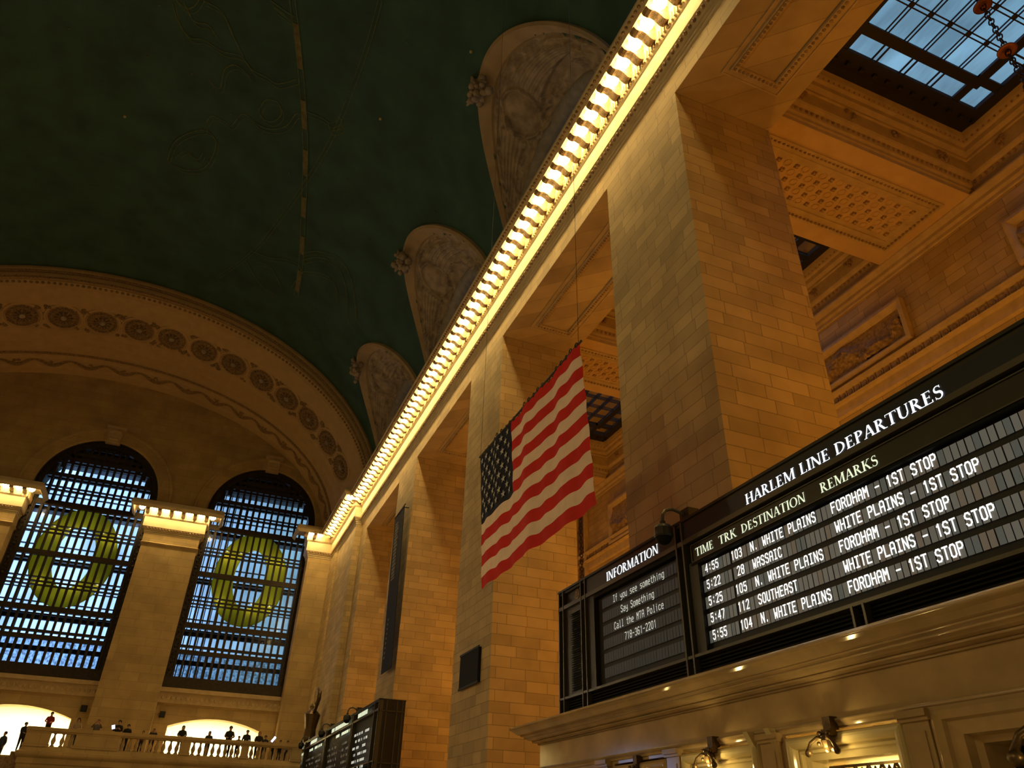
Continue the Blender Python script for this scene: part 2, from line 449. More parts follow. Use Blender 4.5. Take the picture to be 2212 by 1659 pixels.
SW = [[(-8.02,25.2),(-7.72,26.2),(-7.14,26.84),(-6.48,26.64),(-5.55,26.83),(-4.64,26.59),(-3.99,27.07),(-3.27,27.05),(-2.65,27.09),(-1.79,26.22)],
 [(-6.6,24.5),(-5.71,24.66),(-5.19,25.54),(-4.66,26.33)],
 [(-8.06,35.83),(-7.75,34.38),(-7.14,33.35),(-6.16,32.47),(-5.5,32.79),(-5.5,33.88),(-6.0,35.38),(-7.04,36.12),(-7.84,35.99),(-8.06,35.83)],
 [(-6.16,32.47),(-5.85,31.27),(-5.22,31.18),(-4.7,31.27),(-4.17,30.11),(-3.24,30.34),(-2.49,30.09),(-1.81,29.34),(-1.46,28.27),(-1.09,28.15)],
 [(-3.37,29.27),(-3.09,28.45),(-2.49,28.21),(-2.2,28.8),(-2.56,29.6),(-3.11,29.75),(-3.37,29.27)],
 [(-1.02,27.78),(-0.29,27.54),(0.35,27.49),(0.74,26.85),(0.92,27.33),(0.44,27.91),(0.2,27.5)],
 [(0.51,38.3),(1.55,37.06),(2.68,36.37),(3.6,36.87),(4.29,38.37),(4.89,40.09)],
 [(0.7,38.9),(1.6,37.6),(2.6,37.1),(3.3,37.6),(3.9,39.0),(4.4,40.9)],
 [(-2.63,40.87),(-1.39,40.57),(-0.22,39.74),(0.76,39.75),(0.49,42.13)],
 [(-2.82,42.0),(-1.65,43.68),(-0.25,44.0)],
 [(-6.12,28.89),(-5.5,29.15),(-5.35,27.87),(-4.81,27.26),(-4.06,27.55)],
 [(-3.58,22.83),(-2.77,22.96),(-2.32,22.92)], [(-3.4,23.1),(-2.7,23.25),(-2.25,23.3)],
 [(-7.6,35.4),(-7.1,34.6),(-6.4,34.9),(-6.1,34.2)], [(-7.5,25.0),(-7.0,25.8),(-6.3,25.7),(-5.8,26.2)],
 [(-8.1,24.4),(-7.9,25.0),(-7.4,25.3),(-7.0,25.0),(-6.7,24.3)], [(0.9,39.9),(1.9,38.9),(2.9,38.7),(3.5,40.2)], [(-2.0,41.6),(-1.1,41.4),(-0.3,42.6)]]
for w in SW:
    painted('painted_scroll', w, 0.05, M_GOLDDIM)
    painted('painted_scroll', [(x+0.16, y+0.2) for x, y in w], 0.035, M_GOLDDIM)
for i, (x, y) in enumerate([(-10.32,33.46),(-1.19,32.47),(2.58,25.19),(5.15,18.66),(6.34,27.17),(2.18,39.42),(-3.21,41.32),(-8.58,25.7),(-4.77,30.48),(-6.94,28.96),(-9.11,28.9),(-12.68,28.66),(-12.29,39.78),(2.67,20.58),(4.97,23.97),(4.0,33.0),(-6.4,38.4),(1.9,30.2)]):
    r = 0.085 if i in (0, 3, 2) else 0.05
    obj('painted_star', MB().ball((x, y, vault_z(x)-0.06), r, 8, 6), M_STAR if i in (0, 2, 3) else M_GOLD, ceiling)

# ---- far wall with three tall windows and three low arches
def e2(x): return 19.5 + 10.5*math.sqrt(max(0.0, 1-((x+9.9)/17.2)**2))
holes = []
for c in WINX: holes.append((c-WR, c+WR, WB, (lambda u, c=c: WS + math.sqrt(max(0, WR*WR-(u-c)**2)))))
ARCHX = [(-20.9, 3.0), (-9.3, 3.05), (2.35, 2.95)]
def segarch(c, h): return lambda u: 5.95 + 0.58*(1-((u-c)/h)**2)
for c, h in ARCHX: holes.append((c-h, c+h, 3.75, segarch(c, h)))
mb = arched_wall([-28 + 0.6*k for k in range(62)] + [8.6], lambda x: e2(x)+0.3, holes, lambda u, z: (u, FARY, z))
wall_far = struct('wall_far', mb, M_FARSTONE)
for c in WINX:
    out = [(c-WR, WB)] + [(c-WR*math.cos(PI*k/40), WS+WR*math.sin(PI*k/40)) for k in range(41)] + [(c+WR, WB), (c-WR, WB)]
    obj('window_reveal', reveal(out, lambda u, z: (u, FARY, z), lambda u, z: (u, 60.2, z)), M_BRONZE, wall_far)
    # stone archivolt round the head, keystone and sill
    a = MB(); pr = [(0.0, 0.0), (0.12, 0.06), (0.75, 0.06), (0.8, 0.16), (0.95, 0.16), (1.0, 0.0)]
    a.grid([[(c-(WR+d)*math.cos(PI*k/48), FARY-h, WS+(WR+d)*math.sin(PI*k/48)) for d, h in pr] for k in range(49)])
    obj('window_archivolt', a, M_FARSTONE, wall_far)
    k = MB(); k.add([(c-0.42, FARY-0.30, 24.75), (c+0.42, FARY-0.30, 24.75), (c+0.55, FARY-0.34, 25.75), (c-0.55, FARY-0.34, 25.75),
                     (c-0.42, FARY, 24.75), (c+0.42, FARY, 24.75), (c+0.55, FARY, 25.75), (c-0.55, FARY, 25.75)],
                    [(0,1,2,3),(0,3,7,4),(1,5,6,2),(3,2,6,7),(0,4,5,1)])
    k.box(c-0.68, c+0.68, FARY-0.5, FARY, 25.75, 25.95).box(c-0.5, c+0.5, FARY-0.38, FARY, 24.6, 24.75)
    k.tube([(c-0.42, FARY-0.36, 25.55), (c+0.42, FARY-0.36, 25.55)], 0.13, 8).tube([(c-0.3, FARY-0.33, 24.95), (c+0.3, FARY-0.33, 24.95)], 0.09, 8)
    obj('keystone', k, M_TRIM, wall_far)
    s = MB().box(c-WR-0.1, c+WR+0.1, FARY-0.45, FARY, 7.95, 8.2).box(c-WR, c+WR, FARY-0.25, FARY, 7.3, 7.95)
    for q in range(26): s.ball((c-WR+0.3+q*0.3, FARY-0.25, 7.6), 0.13, 6, 4)
    obj('window_sill', s, M_TRIM, wall_far)
def arch_out(c, h): return [(c-h, 3.75)] + [(c-h*math.cos(PI*k/30), 5.95+0.58*(1-math.cos(PI*k/30)**2)) for k in range(31)] + [(c+h, 3.75)]
for c, h in ARCHX[1:]:
    obj('arch_reveal', reveal(arch_out(c, h), lambda u, z: (u, FARY, z), lambda u, z: (u, 58.3, z)), M_FARSTONE, wall_far)
# bright vestibule seen through the low arches
v = MB(); v.box(-14, 7.9, 64.0, 64.2, 3.5, 7.4); v.box(-14, 7.9, 58.25, 64, 3.5, 3.75); v.box(-14, 7.9, 58.3, 64.2, 7.2, 7.4)
v.box(-14.2, -14, 58.2, 64.2, 3.5, 7.4); v.box(7.9, 8.1, 58.2, 64.2, 3.5, 7.4)
v.box(-3.6, -3.3, 58.3, 64, 3.75, 7.2)
vest = struct('wall_vestibule', v, M_WARMROOM)
for x, w in ((-9.3, 1.0), (2.35, 1.0)):
    area_light('vestibule_lamp', (x, 60.6, 7.1), (0, 0, 0), 5.0, 3.0, 1100*w, (1.0, 0.90, 0.62))
# ceiling soffit beyond/over vestibule keeps the window light out
struct('wall_vestibule_roof', MB().box(-14.2, 8.1, 58.3, 64.2, 7.42, 7.5), M_BRONZE)

# ---- pilasters of the far wall
PIL = [(-16.8, -13.23), (-5.2, -1.55)]
mb = MB()
for a, b in PIL:
    mb.box(a, b, PILY, FARY, FLOOR, 17.3)
    mb.box(a-0.0, b+0.0, PILY, FARY, 17.3, 19.9)
mb.box(6.25, 8.6, PILY, FARY, FLOOR, 19.9)
struct('wall_far_pilasters', mb, M_FARSTONE)

# ---- main cornice profile: (distance from wall face, height)
CORN = [(0,17.95),(.04,18.0),(.04,18.07),(.02,18.08),(.08,18.1),(.08,18.18),(.05,18.19),(.12,18.21),(.14,18.28),(.22,18.38),(.25,18.42),(.25,19.1),(.29,19.13),(.34,19.2),(.34,19.55),(.36,19.95),(1.08,19.95),(1.08,19.5),(1.12,19.48),(1.16,19.52),(1.28,19.64),(1.3,19.66),(1.3,19.76),(1.2,20.0),(.2,20.15),(-.3,20.15)]
JOG = 0.42; EX = WX - JOG
path = [(WX, -14), (WX, 47.6), (EX, 47.6), (EX, PILY), (6.25, PILY), (6.25, FARY)]
corn_r = struct('trim_1', MB().sweep(path, CORN), M_CORN)
def along(path, step):
    out = []
    for a, b in zip(path[:-1], path[1:]):
        a = Vector(a); b = Vector(b); L = (b-a).length; d = (b-a)/L; nn = Vector((-d.y, d.x)); n = max(1, round(L/step))
        for k in range(n): out.append((a + d*((k+.5)*L/n), d, nn))
    return out
def dots(path, step, dist, z, w, h, dep, kind='box'):
    m = MB()
    for p, d, nn in along(path, step):
        if p.y < 4: continue
        c = p + nn*dist
        if kind == 'ball': m.ball((c.x, c.y, z), w/2, 6, 4, sq=(1, 1, h/w))
        else:
            hx = abs(d.x)*w/2 + abs(nn.x)*dep/2; hy = abs(d.y)*w/2 + abs(nn.y)*dep/2
            m.box(c.x-hx, c.x+hx, c.y-hy, c.y+hy, z-h/2, z+h/2)
    return m
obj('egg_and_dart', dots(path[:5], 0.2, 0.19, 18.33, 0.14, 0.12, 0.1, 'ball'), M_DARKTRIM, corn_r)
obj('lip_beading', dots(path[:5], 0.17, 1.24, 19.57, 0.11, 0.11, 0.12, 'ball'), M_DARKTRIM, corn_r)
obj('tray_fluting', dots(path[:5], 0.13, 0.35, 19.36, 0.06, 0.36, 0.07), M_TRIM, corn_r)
# S-shaped brackets and the bulbs between them
def bracket_mesh():
    pr = [(0.0,0.0),(0.0,-0.60),(0.07,-0.68),(0.16,-0.69),(0.24,-0.63),(0.33,-0.55),(0.46,-0.51),(0.56,-0.56),(0.66,-0.55),(0.72,-0.48),(0.72,0.0)]
    m = MB(); n = len(pr)
    for s in (-1, 1):
        pass
    vs = [(-d, -0.125, z) for d, z in pr] + [(-d, 0.125, z) for d, z in pr]
    m.add(vs, [tuple(range(n)), tuple(range(2*n-1, n-1, -1))] + [(i, n+i, n+(i+1)%n, (i+1)%n) for i in range(n)])
    return m
def bulb_thing(name, label):
    e = thing(name, (0, 0, 0), label, 'lamp', None)
    s = MB().lathe((0, 0, 0), [(0.0, 0.40), (0.09, 0.40), (0.075, 0.24), (0.06, 0.16), (0.0, 0.16)], 10)
    obj('lamp_socket', s, M_SOCKET, e)
    obj('bulb', MB().ball((0, 0, 0), 0.2, 14, 9), M_BULB, e, smooth=True)
    return e
first_br = None
def place_bracket(parent, p, nn):
    global first_br
    ang = math.atan2(nn.y, nn.x) - PI
    if first_br is None:
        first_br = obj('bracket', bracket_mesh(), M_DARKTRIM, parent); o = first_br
    else:
        o = first_br.copy(); COL.objects.link(o); o.parent = parent; o.matrix_parent_inverse = Matrix.Translation(-parent.location)
    q = p + nn*0.36
    o.location = (q.x, q.y, 19.96); o.rotation_euler = (0, 0, ang)
LAMP0 = bulb_thing('cornice_lamp', 'lamp'); used = [False]
def place_lamp(p, nn, label, group):
    q = p + nn*0.78
    loc = (q.x, q.y, 19.56)
    if not used[0]: used[0] = True; LAMP0.location = loc; LAMP0['label'] = label; LAMP0['group'] = group; return LAMP0
    return dup(LAMP0, loc, label, group)
STEP = 0.659; k = 0
yy = 9.22 - STEP*1
while yy < 47.2:
    n = Vector((-1, 0)); p = Vector((WX, yy))
    k += 1
    place_lamp(p, n, 'glowing white lamp under right-hand cornice, %s down from the photo top' % ordinal(k), 'lamps of the long right-hand cornice')
    place_bracket(corn_r, Vector((WX, yy + STEP/2)), n)
    yy += STEP
yy = 47.05; j = 0
while yy < 54.8:
    n = Vector((-1, 0)); j += 1
    place_lamp(Vector((EX, yy)), n, 'glowing white lamp on the stepped-out end of the right cornice, %s from the step' % ordinal(j), 'lamps of the stepped-out cornice end')
    place_bracket(corn_r, Vector((EX, yy + STEP/2)), n)
    yy += STEP
for i, x in enumerate((6.75, 6.1)):
    place_lamp(Vector((x, PILY)), Vector((0, -1)), 'glowing white lamp on the far corner pilaster beside the right window, %s from the corner' % ordinal(i+1), 'lamps of the far corner pilaster')
    place_bracket(corn_r, Vector((x-0.33, PILY)), Vector((0, -1)))
for w, (a, b) in enumerate(PIL):
    pth = [(b, FARY), (b, PILY), (a, PILY), (a, FARY)]
    cap = struct('trim_%d' % (2+w), MB().sweep(pth, CORN), M_CORN)
    obj('cap_frieze', MB().sweep(pth, [(0.0,17.2),(0.06,17.24),(0.1,17.34),(0.03,17.4),(0.03,17.97)]), M_FARSTONE, cap)
    obj('egg_and_dart', dots(pth, 0.2, 0.19, 18.33, 0.14, 0.12, 0.1, 'ball'), M_DARKTRIM, cap)
    obj('tray_fluting', dots(pth, 0.13, 0.35, 19.36, 0.06, 0.36, 0.07), M_TRIM, cap)
    n = 7; where = ['between the two tall windows', 'left of the left tall window'][1-w]
    for i in range(n):
        x = a - 0.55 + (b - a + 1.1) * i/(n-1)
        place_lamp(Vector((x, PILY)), Vector((0, -1)), 'glowing white lamp atop pilaster %s, %s from its left' % (where, ordinal(i+1)), 'lamps atop the pilaster ' + where)
        if i < n-1: place_bracket(cap, Vector((x + (b-a+1.1)/(n-1)/2, PILY)), Vector((0, -1)))

# ---- big arch over the far wall
def ell(a, b, c, y, t): return (c + a*math.cos(t), y, 19.5 + b*math.sin(t))
ARP = [(48.75,14.9,19.7,-9.5),(48.75,14.3,19.1,-9.5),(48.62,14.25,19.05,-9.5),(48.62,14.05,18.9,-9.5),(48.8,13.95,18.85,-9.5),(48.72,13.8,18.75,-9.5),(48.72,13.55,18.6,-9.5),(48.95,13.45,18.55,-9.5),(48.95,13.3,18.5,-9.5),(49.25,13.2,18.45,-9.55),(49.4,13.05,18.4,-9.6),
 (50.9,12.58,18.1,-9.65),(50.98,12.66,18.16,-9.65),(53.1,12.0,17.76,-9.75),(53.16,11.9,17.72,-9.75),(53.6,11.75,17.65,-9.78),(53.66,11.7,17.62,-9.78),(54.2,11.55,17.57,-9.8),(54.26,11.48,17.54,-9.8),(54.8,11.33,17.48,-9.82),(54.9,11.2,17.44,-9.83),(55.6,11.0,17.37,-9.85),(55.7,10.86,17.32,-9.86),(56.5,10.7,17.26,-9.88),(56.6,10.55,17.2,-9.9),(57.25,10.4,17.15,-9.9)]
mb = MB().grid([[ell(a, b, c, y, PI*k/120) for y, b, a, c in ARP] for k in range(121)])
arch = struct('trim_4', mb, M_PLASTER)
def on_arch(t, s0, f):
    (y, b, a, c), (y2, b2, a2, c2) = ARP[s0], ARP[s0+1]
    return Vector(ell(a+(a2-a)*f, b+(b2-b)*f, c+(c2-c)*f, y+(y2-y)*f, t))
def blobs(s0, f, n, r, sq):
    m = MB()
    for i in range(n):
        t = 0.03 + (2.5)*i/n
        m.ball(on_arch(t, s0, f), r, 6, 4, sq=sq)
    return m
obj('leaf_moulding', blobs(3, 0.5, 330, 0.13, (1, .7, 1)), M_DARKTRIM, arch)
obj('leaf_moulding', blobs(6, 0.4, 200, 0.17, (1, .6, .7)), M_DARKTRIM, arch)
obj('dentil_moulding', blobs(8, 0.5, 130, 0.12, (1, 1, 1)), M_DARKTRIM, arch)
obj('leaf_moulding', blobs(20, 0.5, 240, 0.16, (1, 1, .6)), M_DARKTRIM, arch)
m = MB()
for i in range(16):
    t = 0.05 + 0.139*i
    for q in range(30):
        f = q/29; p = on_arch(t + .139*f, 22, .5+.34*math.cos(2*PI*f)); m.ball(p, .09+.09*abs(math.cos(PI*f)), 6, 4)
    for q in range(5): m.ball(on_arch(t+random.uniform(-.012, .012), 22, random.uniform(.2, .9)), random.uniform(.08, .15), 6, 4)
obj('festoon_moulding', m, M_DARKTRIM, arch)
# rosettes
ROS = [0.363,0.53,0.696,0.848,0.997,1.14,1.278,1.414,1.545,1.684,1.823,1.968,2.11,2.25]
def rosette_mesh(t):
    c = on_arch(t, 12, 0.5); e1 = (on_arch(t+0.01, 12, .5)-on_arch(t-0.01, 12, .5)).normalized(); e2_ = (on_arch(t, 12, .9)-on_arch(t, 12, .1)).normalized()
    nn = e1.cross(e2_).normalized()
    if nn.z > 0: nn = -nn
    return c, e1, e2_, nn
def disc(mb, c, e1, e2_, nn, prof, seg=28, mi=0):
    mb.grid([[c + (e1*math.cos(2*PI*k/seg) + e2_*math.sin(2*PI*k/seg))*r + nn*h for r, h in prof] for k in range(seg)], mi, closed_u=True)
for t in ROS:
    c, e1, e2_, nn = rosette_mesh(t); R = 1.0
    rim = MB(); disc(rim, c, e1, e2_, nn, [(R*1.28, 0.0), (R*1.25, .1), (R*1.14, .12), (R*1.1, .06), (R*1.06, .1), (R, .03)])
    ro = obj('rosette', rim, M_PLASTER, arch)
    dsk = MB(); disc(dsk, c, e1, e2_, nn, [(R, .03), (R*.96, .06), (R*.55, .05), (R*.5, .02), (0.001, .02)])
    obj('rosette_disc', dsk, M_DARKTRIM, ro)
    pe = MB()
    for q in range(12):
        a = 2*PI*q/12; d = e1*math.cos(a)+e2_*math.sin(a)
        pe.tube([c+d*R*.26+nn*.1, c+d*R*.45+nn*.16, c+d*R*.62+nn*.08], [.05, .09, .03], 6)
    for q in range(22):
        a = 2*PI*q/22; d = e1*math.cos(a)+e2_*math.sin(a); pe.ball(c+d*R*.86+nn*.09, .09, 6, 4)
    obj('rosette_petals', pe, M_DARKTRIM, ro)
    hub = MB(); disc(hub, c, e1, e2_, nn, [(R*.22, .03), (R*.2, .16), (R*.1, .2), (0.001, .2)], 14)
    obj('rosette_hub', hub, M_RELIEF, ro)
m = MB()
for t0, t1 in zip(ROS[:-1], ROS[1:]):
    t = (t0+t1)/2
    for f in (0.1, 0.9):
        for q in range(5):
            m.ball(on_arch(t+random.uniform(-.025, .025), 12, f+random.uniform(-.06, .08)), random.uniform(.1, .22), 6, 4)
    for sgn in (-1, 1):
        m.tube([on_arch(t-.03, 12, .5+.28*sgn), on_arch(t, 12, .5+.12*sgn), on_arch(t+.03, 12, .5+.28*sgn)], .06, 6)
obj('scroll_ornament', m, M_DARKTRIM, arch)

# ---- tall windows: frame, lattice, glass, outer lattice
M_WGLASS2 = glass('patterned_window_glass', (0.42, 0.50, 0.56), 0.15, 0.72, 6.0, (1, 1, 1))
def win(n, c):
    base = struct('window_%d' % n, win_frame(c), M_BRONZE)
    g = MB(); IN = WR-0.5
    hh = lambda x: WS + math.sqrt(max(0, IN*IN-(x-c)**2))
    x = -7.5*0.47
    while x < 3.6:
        if abs(x) < IN: g.box(c+x-.075, c+x+.075, 57.42, 57.6, 8.3, hh(c+x))
        x += 0.47
    def bar(z, h, d=0.0):
        if z > WS: w = math.sqrt(max(0, IN*IN-(z-WS)**2))
        else: w = IN
        g.box(c-w, c+w, 57.38-d, 57.64, z-h/2, z+h/2)
    for z, h in ((8.95,.1),(10.62,.28),(11.0,.16),(12.42,.36),(13.9,.08),(14.15,.08),(14.42,.07),(16.05,.36),(17.5,.08),(17.76,.08),(18.02,.07),(19.6,.4),(20.6,.1),(20.85,.07),(21.75,.28),(22.7,.1),(23.05,.3),(23.5,.25)): bar(z, h)
    obj('lattice', g, M_BRONZE, base)
    # dark bronze pieces added in the head, imitating its shaded upper panes
    t = MB()
    for k in range(30):
        a = PI*(k+.5)/30
    zs = [23.3, 23.55, 23.75, 24.0, 24.2, 24.35]
    for z0, z1 in ((23.25, 23.5), (23.62, 23.8), (24.05, 24.35)):
        w = math.sqrt(max(0.05, IN*IN-(z0-WS)**2)); t.box(c-w, c+w, 57.5, 57.62, z0, z1)
    for sgn in (-1, 1):
        x = 1.75
        while x < 3.4:
            z0 = 23.2 - (x-1.75)*0.9; zt = hh(c+sgn*x)
            if zt > z0: t.box(c+sgn*x-.16, c+sgn*x+.16, 57.5, 57.62, z0, zt)
            x += 0.47
    for sgn in (-1, 1):
        for q in range(8): t.ball((c+sgn*(.3+q*.2), 57.45, 24.2-.02*q*q), .08, 6, 4)
    obj('head_shade_panel', t, M_BRONZE, base)
    p = MB().quad((c-IN, 57.7, 10.5), (c+IN, 57.7, 10.5), (c+IN, 57.7, WS), (c-IN, 57.7, WS))
    n_ = 40
    p.add([(c, 57.7, WS)] + [(c-IN*math.cos(PI*k/n_), 57.7, WS+IN*math.sin(PI*k/n_)) for k in range(n_+1)], [(0, k+1, k+2) for k in range(n_)])
    obj('glass_panes', p, M_WGLASS, base, flat=True)
    obj('patterned_panes', MB().quad((c-IN, 57.7, 8.9), (c+IN, 57.7, 8.9), (c+IN, 57.7, 10.5), (c-IN, 57.7, 10.5)), M_WGLASS2, base)
    o = MB(); x = -7.2*0.47
    while x < 3.9:
        if abs(x) < WR: o.box(c+x-.035, c+x+.035, 59.6, 59.7, 8.2, WS+math.sqrt(WR*WR-x*x))
        x += 0.47
    for z, h in ((9.0,.3),(10.3,.3),(12.3,.35),(13.3,.07),(14.2,.06),(16.1,.4),(17.2,.06),(18.1,.06),(19.8,.4),(21.0,.06),(22.3,.25),(23.6,.5),(24.4,.8)):
        w = math.sqrt(max(0, WR*WR-(z-WS)**2)) if z > WS else WR
        o.box(c-w, c+w, 59.55, 59.75, z-h/2, z+h/2)
    # floor slabs of the walkways between the two glazed walls
    for z in (12.4, 16.05, 19.6, 23.2):
        w = math.sqrt(max(0, WR*WR-(z-WS)**2)) if z > WS else WR
        o.box(c-w, c+w, 59.0, 59.9, z-.05, z+.05)
    obj('outer_lattice', o, M_BRONZE, base)
    return base
def win_frame(c):
    f = MB(); ou = WR; pr = [(0.0, 57.3), (0.0, 57.2), (0.08, 57.2), (0.1, 57.36), (0.42, 57.36), (0.44, 57.3), (0.5, 57.3), (0.5, 57.7)]
    out = lambda d: [(c-ou+d, WB)] + [(c-(ou-d)*math.cos(PI*k/48), WS+(ou-d)*math.sin(PI*k/48)) for k in range(49)] + [(c+ou-d, WB)]
    cols = [out(d) for d, y in pr]
    f.grid([[(cols[j][i][0], pr[j][1], cols[j][i][1]) for j in range(len(pr))] for i in range(len(cols[0]))])
    f.box(c-ou, c+ou, 57.25, 57.7, WB, 8.92)
    for sgn in (-1, 1):
        z = 8.9
        while z < WS:
            f.ball((c+sgn*(ou-.25), 57.34, z), .1, 6, 4); f.ball((c+sgn*(ou-.25)+.1, 57.34, z+.22), .06, 6, 4); f.ball((c+sgn*(ou-.25)-.1, 57.34, z+.3), .06, 6, 4)
            z += 0.5
    return f
for i, c in enumerate(WINX): 
    if i > 0: win(i, c)
# the off-frame third window is only a dark glazed opening
struct('window_3', MB().box(WINX[0]-WR, WINX[0]+WR, 58, 58.1, WB, WS+WR), M_BRONZE)

# yellow rings hung between the two glazed walls
def ring(c, zc, a, b, ai, bi, label):
    m = MB(); rows = []
    for k in range(72):
        t = 2*PI*k/72; row = []
        for q in range(12):
            s = 2*PI*q/12; f = 0.5+0.5*math.cos(s)
            rx = ai+(a-ai)*f; rz = bi+(b-bi)*f
            row.append((c+rx*math.cos(t), 58.4+0.16*math.sin(s), zc+rz*math.sin(t)))
        rows.append(row+[row[0]])
    m.grid(rows, closed_u=True)
    return obj('hanging_ring', m, M_YELLOW, smooth=True, label=label, cat='wreath')
for _c in WINX[1:]:
    for dx, z in ((-1.9, 17.85), (-.9, 17.85), (1.2, 17.85), (2.2, 17.85), (-1.7, 14.3), (.6, 14.3), (1.9, 14.3)):
        point_light('walkway_spot', (_c+dx, 57.95, z), 7.0, (1.0, .9, .5), .04)
ring(-9.35, 16.28, 2.62, 3.52, 1.22, 2.2, 'large yellow oval ring hung in the left, brighter tall window')
ring(2.55, 16.4, 2.62, 3.52, 1.13, 2.2, 'large yellow oval ring hung in the right, dimmer tall window')
# ================================================================== RIGHT WALL, PIERS, SIDE PASSAGE
# entablature body and its panelled soffit
eb = MB().box(WX, BACK, -14, 47.6, SOFF, 20.3)
wall_right = struct('wall_right', MB().box(EX+.0, BACK, 47.6, 58, FLOOR, 20.3).box(WX, BACK, 45.9, 47.6, FLOOR, SOFF).box(EX-.12, EX, 53.6, PILY, FLOOR, 17.95), M_STONE)
struct('trim_5', eb, M_STONE)
struct('wall_right_upper', MB().box(10.9, 11.2, -26, 60, 20.3, 31), M_STONE)
def rect_frame(mb, x0, x1, y0, y1, prof):
    """picture-frame moulding lying in a horizontal plane; prof = (inset, z)"""
    loops = [[(x0+i, y0+i, z), (x1-i, y0+i, z), (x1-i, y1-i, z), (x0+i, y1-i, z)] for i, z in prof]
    mb.grid([[loops[j][k] for j in range(len(prof))] for k in range(4)], closed_u=True)
gaps = [(1.68, 10.07), (13.79, 22.32), (25.98, 34.30), (37.88, 45.9)]
for i, (a, b) in enumerate(gaps):
    m = MB(); Z = SOFF
    rect_frame(m, 9.25, 11.05, a+1.0, b-1.0, [(0, Z-.001), (0, Z-.035), (.04, Z-.035), (.04, Z-.004), (.16, Z-.004), (.16, Z-.06), (.2, Z-.07), (.2, Z-.02)])
    rect_frame(m, 9.45, 10.85, a+1.2, b-1.2, [(0, Z-.09), (.12, Z-.08), (.14, Z-.02)])
    ps = obj('soffit_panel', m, M_TRIM, wall_right)
    bead = MB()
    for yy in np.arange(a+1.25, b-1.2, .125): bead.ball((9.5, yy, Z-.07), .055, 6, 4); bead.ball((10.8, yy, Z-.07), .055, 6, 4)
    for xx in np.arange(9.5, 10.85, .125): bead.ball((xx, a+1.27, Z-.07), .055, 6, 4); bead.ball((xx, b-1.27, Z-.07), .055, 6, 4)
    obj('leaf_beading', bead, M_DARKTRIM, ps)
PLAB = ['tan stone pier out at the photo right edge nearest the camera', 'widest tan stone pier, rising behind the departure board',
        'tan stone pier behind the flag, with a small dark square panel', 'tan stone pier carrying the tall black banner']
for i, (a, b) in enumerate(PIERS):
    p = thing('stone_pier', (10, (a+b)/2, FLOOR), PLAB[i], 'pier')
    obj('shaft', MB().box(WX, BACK, a, b, FLOOR, SOFF), M_STONE, p)
    obj('plinth', MB().box(WX-.18, BACK+.1, a-.18, b+.18, FLOOR, FLOOR+1.6).box(WX-.1, BACK+.05, a-.1, b+.1, FLOOR+1.6, FLOOR+2.0), M_STONE, p)

# outer wall of the passage and its ceiling
struct('wall_passage', MB().box(OUT, OUT+.8, -14, 58, FLOOR, 20.6), M_STONE)
struct('wall_passage_end', MB().box(BACK, OUT+.8, 57, 58, FLOOR, 20.6).box(BACK, OUT+.8, -14.5, -14, FLOOR, 20.6), M_STONE)
string = MB().sweep([(OUT, -14), (OUT, 57)], [(0, 13.55), (.12, 13.6), (.12, 13.98), (.22, 14.02), (.26, 14.1), (.1, 14.15), (.1, 14.45), (.2, 14.5), (.24, 14.62), (.05, 14.7), (0, 14.74)])
st = struct('trim_6', string, M_TRIM)
m = MB()
for yy in np.arange(6, 46, .34):
    m.ball((OUT-.1, yy, 14.3), .12, 6, 4, sq=(.5, 1, 1.1)); m.box(OUT-.14, OUT-.1, yy+.15, yy+.19, 14.16, 14.44)
obj('egg_and_dart', m, M_DARKTRIM, st)
crown = MB().sweep([(OUT, -14), (OUT, 57)], [(0, 17.6), (.06, 17.62), (.06, 17.74), (.14, 17.82), (.14, 17.95), (.3, 18.1), (.3, 18.16), (0, 18.16)])
struct('trim_7', crown, M_TRIM)
beam_root = None
RNG = random.Random(5)
